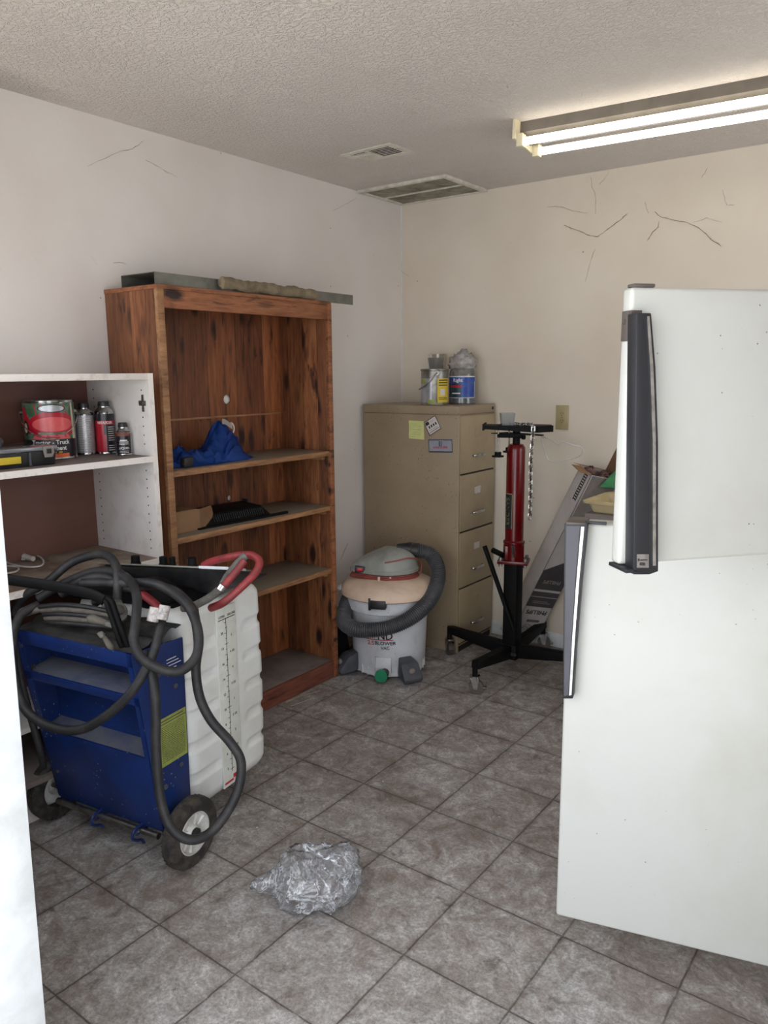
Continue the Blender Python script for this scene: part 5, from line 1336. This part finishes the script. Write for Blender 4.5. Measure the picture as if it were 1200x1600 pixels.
# axle, hooks, wheels
WY, WR = .050, .110
MB().cyl(cw(-.56, WY, WR), cw(.085, WY, WR), .008, n=14).build('axle', 'steel', t)
MB().cyl(cw(-.455, fy(.1) - .012, .108), cw(-.012, fy(.1) - .012, .108), .010, n=14).build('lower_rod', 'steel', t)
for x in (-.26, -.085):
    mb = MB(); mb.hull([cw(x - .003, -.03, .10), cw(x + .003, -.03, .10), cw(x - .003, .01, .135), cw(x + .003, .01, .135), cw(x - .003, .02, .10), cw(x + .003, .02, .10)]); mb.sweep(cr([tuple(cw(x, *q)) for q in ((.0, .125), (-.035, .12), (-.045, .10), (-.03, .085), (-.01, .075), (0, .06))], 5), .005, 8); mb.build('hook', 'blue', t)
for x in (-.455, -.008):
    MB().hull([cw(x, .0, .12), cw(x, .10, .12), cw(x, WY - .02, WR - .03), cw(x, WY + .02, WR - .03), cw(x + .005, .0, .12), cw(x + .005, .10, .12), cw(x + .005, WY - .02, WR - .03), cw(x + .005, WY + .02, WR - .03)]).build('axle_bracket', 'blue', t)
SWH = Matrix(((0, 0, 1, 0), (1, 0, 0, 0), (0, 1, 0, 0), (0, 0, 0, 1)))
for x, sg in ((.060, 1), (-.530, -1)):
    Mw = Mc2 @ T(x, WY, WR) @ (SWH if sg > 0 else SWH @ Matrix.Rotation(math.pi, 4, 'X'))
    mb = MB(); mb.lathe([(.066, -.020), (.080, -.0235), (.098, -.022), (.108, -.014), (WR, 0), (.108, .014), (.098, .022), (.080, .0235), (.066, .020), (.064, 0), (.066, -.020)], Mw, 56)
    for k in range(40):
        Mk2 = Mw @ Matrix.Rotation(2 * math.pi * k / 40, 4, 'Z')
        mb.hull([(.1065, -.014, -.014), (.1065, -.014, -.004), (.1098, -.010, -.014), (.1098, -.010, -.003), (.107, .003, .001), (.1095, .003, .001), (.107, -.002, .001)], Mk2)
    wh = mb.build('wheel', 'tyre', t)
    MB().lathe([(.067, .019), (.062, .0205), (.058, .012), (.030, .006), (.024, .016), (.022, .020), (0, .020)], Mw, 48).build('rim', pm('white_rim', (205, 204, 200), (160, 156, 148), 10, rough=.35) if sg > 0 else bpy.data.materials['white_rim'], wh)
    mb = MB()
    for k in range(10):
        Mk2 = Mw @ Matrix.Rotation(2 * math.pi * k / 10, 4, 'Z'); mb.hull([(.026, -.002, .008), (.026, .002, .008), (.058, -.005, .0125), (.058, .005, .0125), (.026, 0, .014), (.058, 0, .0185)], Mk2)
    mb.build('rim_ribs', bpy.data.materials['white_rim'], wh)
    MB().lathe([(.018, .019), (.018, .028), (.012, .032), (0, .032)], Mw, 20).build('hub_cap', 'blackp', wh)
# handle strap and bent tube
mb = MB()
hs = [(-14, 902, 2.30), (30, 908, 2.29), (90, 917, 2.27), (140, 928, 2.25), (162, 938, 2.24)]
mb.sweep(cr([tuple(PD(*q)) for q in hs], 6), .017, 12, sq=(.35, 1.0)); mb.build('handle_strap', 'black', t)
for dx in (0, 9):
    hs = [(150 + dx, 932, 2.25), (164 + dx, 938, 2.245), (171 + dx, 955, 2.24), (183 + dx, 990, 2.235), (192 + dx, 1012, 2.24), (206 + dx, 1020, 2.25), (228, 1018, 2.28)]
    MB().sweep(cr([tuple(PD(*q)) for q in hs], 6), .0085, 12).build('handle_tube', 'black', t)
# battery clamps resting in the dust
def clampm(px0, py0, px1, py1, d, r_):
    a, b_ = PD(px0, py0, d), PD(px1, py1, d - .01); Mx = frame(a, b_ - a, (0, 0, 1)); l = (b_ - a).length
    mb = MB(); mb.sweep([Mx @ V((l * k / 10, 0, 0)) for k in range(11)], [r_ * q for q in (.3, .75, .95, 1, .95, .85, .8, .75, .7, .6, .35)], 16, sq=(.8, .65))
    c_ = mb.build('clamp_handle', 'tan_rubber', t)
    mb = MB(); mb.hull([(l * .9, -.012, -.006), (l * .9, .012, -.006), (l * 1.25, -.006, -.010), (l * 1.25, .006, -.010), (l * .9, -.012, .006), (l * .9, .012, .006), (l * 1.22, 0, .006)], Mx, .002); mb.build('clamp_jaw', 'grey_hose', c_)
clampm(28, 958, 72, 950, 2.42, .024); clampm(136, 965, 170, 974, 2.26, .020); clampm(176, 1015, 160, 992, 2.19, .014); clampm(195, 955, 166, 948, 2.33, .024)
for k in range(5):
    pts = [(62 + k * 3, 948 + k * 6, 2.40), (95, 945 + k * 7, 2.35), (135, 948 + k * 7, 2.31), (175, 956 + k * 6, 2.29)]
    MB().sweep(cr([tuple(PD(*q)) for q in pts], 5), .0075, 8).build('clamp_cable', 'tan_rubber' if k % 2 else 'rubber', t)
# hoses
def hose(pts, r_, mat='rubber', name='hose'):
    return MB().sweep(cr([tuple(PD(*q)) for q in pts], 8), r_, 14).build(name, mat, t, ang=60)
hose([(24, 960, 2.46), (37, 932, 2.44), (73, 910, 2.43), (110, 880, 2.44), (147, 867, 2.42), (169, 869, 2.38), (182, 886, 2.33), (184, 912, 2.30), (183, 935, 2.30)], .0135)
hose([(60, 935, 2.42), (103, 910, 2.42), (147, 893, 2.38), (183, 895, 2.33), (205, 910, 2.26), (214, 935, 2.18), (211, 979, 2.12), (209, 1001, 2.11), (220, 1027, 2.10), (249, 1045, 2.09), (279, 1049, 2.10), (301, 1034, 2.12), (310, 1012, 2.14), (308, 979, 2.16), (293, 946, 2.20), (264, 922, 2.25), (235, 911, 2.27), (191, 911, 2.30), (128, 911, 2.35)], .0135)
hose([(96, 928, 2.38), (130, 906, 2.36), (165, 902, 2.34), (200, 918, 2.31), (240, 915, 2.29), (275, 925, 2.25), (300, 950, 2.22), (304, 961, 2.21), (310, 1005, 2.20), (306, 1045, 2.20), (312, 1089, 2.20), (330, 1126, 2.20), (359, 1159, 2.20), (376, 1188, 2.19), (374, 1225, 2.17), (359, 1262, 2.15), (332, 1298, 2.13), (304, 1312, 2.10), (279, 1305, 2.09), (260, 1280, 2.10), (249, 1236, 2.11), (244, 1170, 2.10), (243, 1097, 2.09), (238, 1052, 2.12), (228, 1020, 2.16)], .0135)
hose([(253, 963, 2.19), (249, 987, 2.15), (235, 1031, 2.12), (205, 1082, 2.11), (165, 1119, 2.13), (121, 1141, 2.16), (73, 1133, 2.20), (37, 1104, 2.24), (22, 1050, 2.29), (20, 1000, 2.33), (32, 962, 2.38), (60, 945, 2.42)], .0135)
hose([(20, 985, 2.34), (30, 1050, 2.33), (45, 1110, 2.34), (62, 1170, 2.36), (68, 1200, 2.40)], .010)
hose([(200, 915, 2.33), (225, 930, 2.30), (243, 944, 2.27), (256, 958, 2.24)], .012, 'red_hose', 'red_hose')
hose([(318, 884, 2.50), (332, 877, 2.48), (360, 870, 2.44), (390, 867, 2.42), (405, 877, 2.40), (398, 896, 2.38), (372, 922, 2.36), (348, 942, 2.36), (330, 950, 2.40)], .0125, 'red_hose', 'red_hose')
hose([(382, 876, 2.37), (370, 892, 2.36), (358, 906, 2.35), (347, 918, 2.34)], .0115, 'red_hose', 'red_hose')
hose([(384, 868, 2.39), (372, 880, 2.385), (356, 900, 2.38), (346, 917, 2.35), (330, 932, 2.36), (300, 948, 2.38), (285, 950, 2.36)], .0125, 'grey_hose', 'grey_sleeve')
MB().sweep([PD(349, 914, 2.335), PD(344, 921, 2.335)], .015, 14).build('hose_clamp', 'chrome', t)
for a, b_ in (((243, 949), (238, 971)), ((258, 946), (253, 968))):
    MB().sweep([PD(a[0], a[1], 2.16), PD(b_[0], b_[1], 2.155)], .0165 if a[0] < 250 else .0155, 14).build('hose_coupling', pm('paper_wrapped_coupling', (196, 190, 186), (120, 112, 108), 60, rough=.6) if a[0] < 250 else bpy.data.materials['paper_wrapped_coupling'], t)

# ================================================================ crumpled clear film on the floor
bgc = V((1.332, -2.318, 0))
def bag():
    tb = bmesh.new(); bmesh.ops.create_icosphere(tb, subdivisions=5, radius=1)
    for v in tb.verts:
        p = v.co.copy(); s1 = V((4.2, 1.3, 7.7))
        rd = lambda f, o: 1 - abs(noise.noise(p * f + s1 * o)) * 2.4
        fold = max(0, rd(1.7, 1)) ** 3
        d = .88 + .18 * noise.noise(p * 1.2 + s1) + .15 * fold + .06 * max(0, rd(2.9, 2)) ** 2
        dent = math.exp(-((p.x + .25) ** 2 + (p.y - .2) ** 2) / .16) * .5 if p.z > 0 else 0
        tail = math.exp(-((math.atan2(p.y, p.x) + 2.3) ** 2) / .03) * .42 * (1 - abs(p.z))
        p2 = p * d; p2.z -= dent
        v.co = V((bgc.x + p2.x * .132 * (1 + tail), bgc.y + p2.y * .140 * (1 + tail), max(.0015 + .003 * fold, .06 + p2.z * .080)))
    return tb
o = MB().merge(bag()).build('clear_plastic_bag', 'film', ang=180)
tag(o, 'crumpled clear plastic bag lying on the tile floor in the foreground', 'plastic bag')

# ================================================================ cobwebs and scuffs hanging on the walls
def web(pxs, wall, lab, r_=.0016):
    r_ *= .75
    pts = []
    for i in range(len(pxs) - 1):
        for k in range(4):
            f = k / 4; x = pxs[i][0] + (pxs[i + 1][0] - pxs[i][0]) * f; y = pxs[i][1] + (pxs[i + 1][1] - pxs[i][1]) * f
            pts.append(P(x + random.uniform(-.6, .6), y + random.uniform(-.6, .6), *wall) )
    pts.append(P(*pxs[-1], *wall))
    off = V((0, -.006, 0)) if wall[0] == 'y' else V((.006, 0, 0))
    pts = [p + off * random.uniform(.3, 1.2) for p in pts]
    n = len(pts); rr_ = [r_ * random.uniform(.4, 1.3) * (.5 if i in (0, n - 1) else 1) for i in range(n)]
    return tag(MB().sweep(pts, rr_, 5).build('cobweb', 'web'), lab, 'cobweb', 'dusty cobweb strands on the walls')
WB, WL = ('y', 0.0), ('x', 0.0)
web([(882, 352), (893, 357), (907, 361), (920, 368), (935, 370), (950, 358), (968, 345), (981, 334)], WB, 'long sagging dark cobweb strand on the back wall above the freezer door', .0022)
web([(1023, 331), (1033, 339), (1050, 343), (1075, 348), (1093, 357), (1106, 368), (1112, 375), (1122, 380), (1127, 385)], WB, 'long wavy cobweb strand running down right on the back wall', .002)
web([(1084, 348), (1105, 341), (1120, 346), (1128, 347)], WB, 'pale short cobweb branching up right from the long wavy strand', .001)
web([(1030, 346), (1029, 355), (1020, 363), (1012, 376)], WB, 'short cobweb strand dropping down left below the wavy strand', .0018)
web([(856, 323), (880, 323), (894, 330), (918, 333)], WB, 'thin flat cobweb strand left of the upper middle of the back wall', .001)
web([(923, 275), (926, 292), (932, 310), (931, 335)], WB, 'vertical thin cobweb hanging from the ceiling line', .001)
web([(953, 268), (945, 280), (937, 289)], WB, 'short slanted cobweb right under the ceiling line', .001)
web([(1106, 262), (1100, 273), (1096, 279)], WB, 'tiny slanted cobweb strand near the top right of the back wall', .001)
web([(1129, 298), (1133, 312), (1136, 321), (1148, 320)], WB, 'hook-shaped cobweb strand at the right of the back wall', .001)
web([(1008, 316), (1011, 326), (1014, 334)], WB, 'tiny straight cobweb above the wavy strand', .001)
web([(930, 388), (925, 405), (919, 424), (915, 440)], WB, 'thin dropping cobweb just above left of the freezer door', .0013)
web([(627, 423), (634, 428), (640, 432)], WB, 'tiny cobweb in the room corner', .001)
web([(135, 260), (160, 249), (188, 236), (205, 234), (225, 219)], WL, 'pale long cobweb strand high on the left wall', .001)
web([(226, 250), (245, 260), (262, 270), (277, 278)], WL, 'short descending cobweb high on the left wall', .001)
web([(531, 875), (536, 862), (543, 848)], WL, 'dark scuffed cobweb low between bookcase and filing cabinet', .0014)
web([(518, 330), (538, 320), (556, 309)], WL, 'faint cobweb on the left wall near the return air grille', .0008)
web([(176, 411), (186, 410), (196, 413)], WL, 'tiny cobweb above the end of the metal channel', .001)

# crumbs and straw on the floor
mb = MB()
for k in range(150):
    x, y = random.uniform(.35, 1.9), random.uniform(-2.3, -.2)
    if k < 60: x, y = random.uniform(.36, 1.4), random.uniform(-1.5, -.35)
    s_ = random.uniform(.0012, .0042); Mx = T(x, y, 0) @ rz(random.uniform(0, 360))
    mb.hull([(-s_, -s_, .0002), (s_, -s_ * .6, .0002), (s_ * .7, s_, .0002), (-s_ * .5, s_ * .8, .0002), (0, 0, s_ * .8)], Mx)
tag(mb.build('floor_crumbs', 'debris'), 'scattered pale crumbs and grit on the tile floor', 'debris', kind='stuff')
for k, (a, b_) in enumerate((((447, 1097), (478, 1083)), ((455, 1103), (490, 1090)), ((470, 1088), (500, 1079)))):
    p, q = P(*a, 'z', .002), P(*b_, 'z', .002)
    tag(MB().sweep([p, p.lerp(q, .5) + V((.006, 0, .002)), q], .0012, 5).build('straw_bit', 'debris'), ('thin straw bit nearest the white tank, before the bookcase kick board', 'thin straw bit lying farthest out from the bookcase kick board', 'thin straw bit nearest the right end of the bookcase kick board')[k], 'straw', 'straw bits by the bookcase')

for o in ORG:
    if '_o' in o: del o['_o']
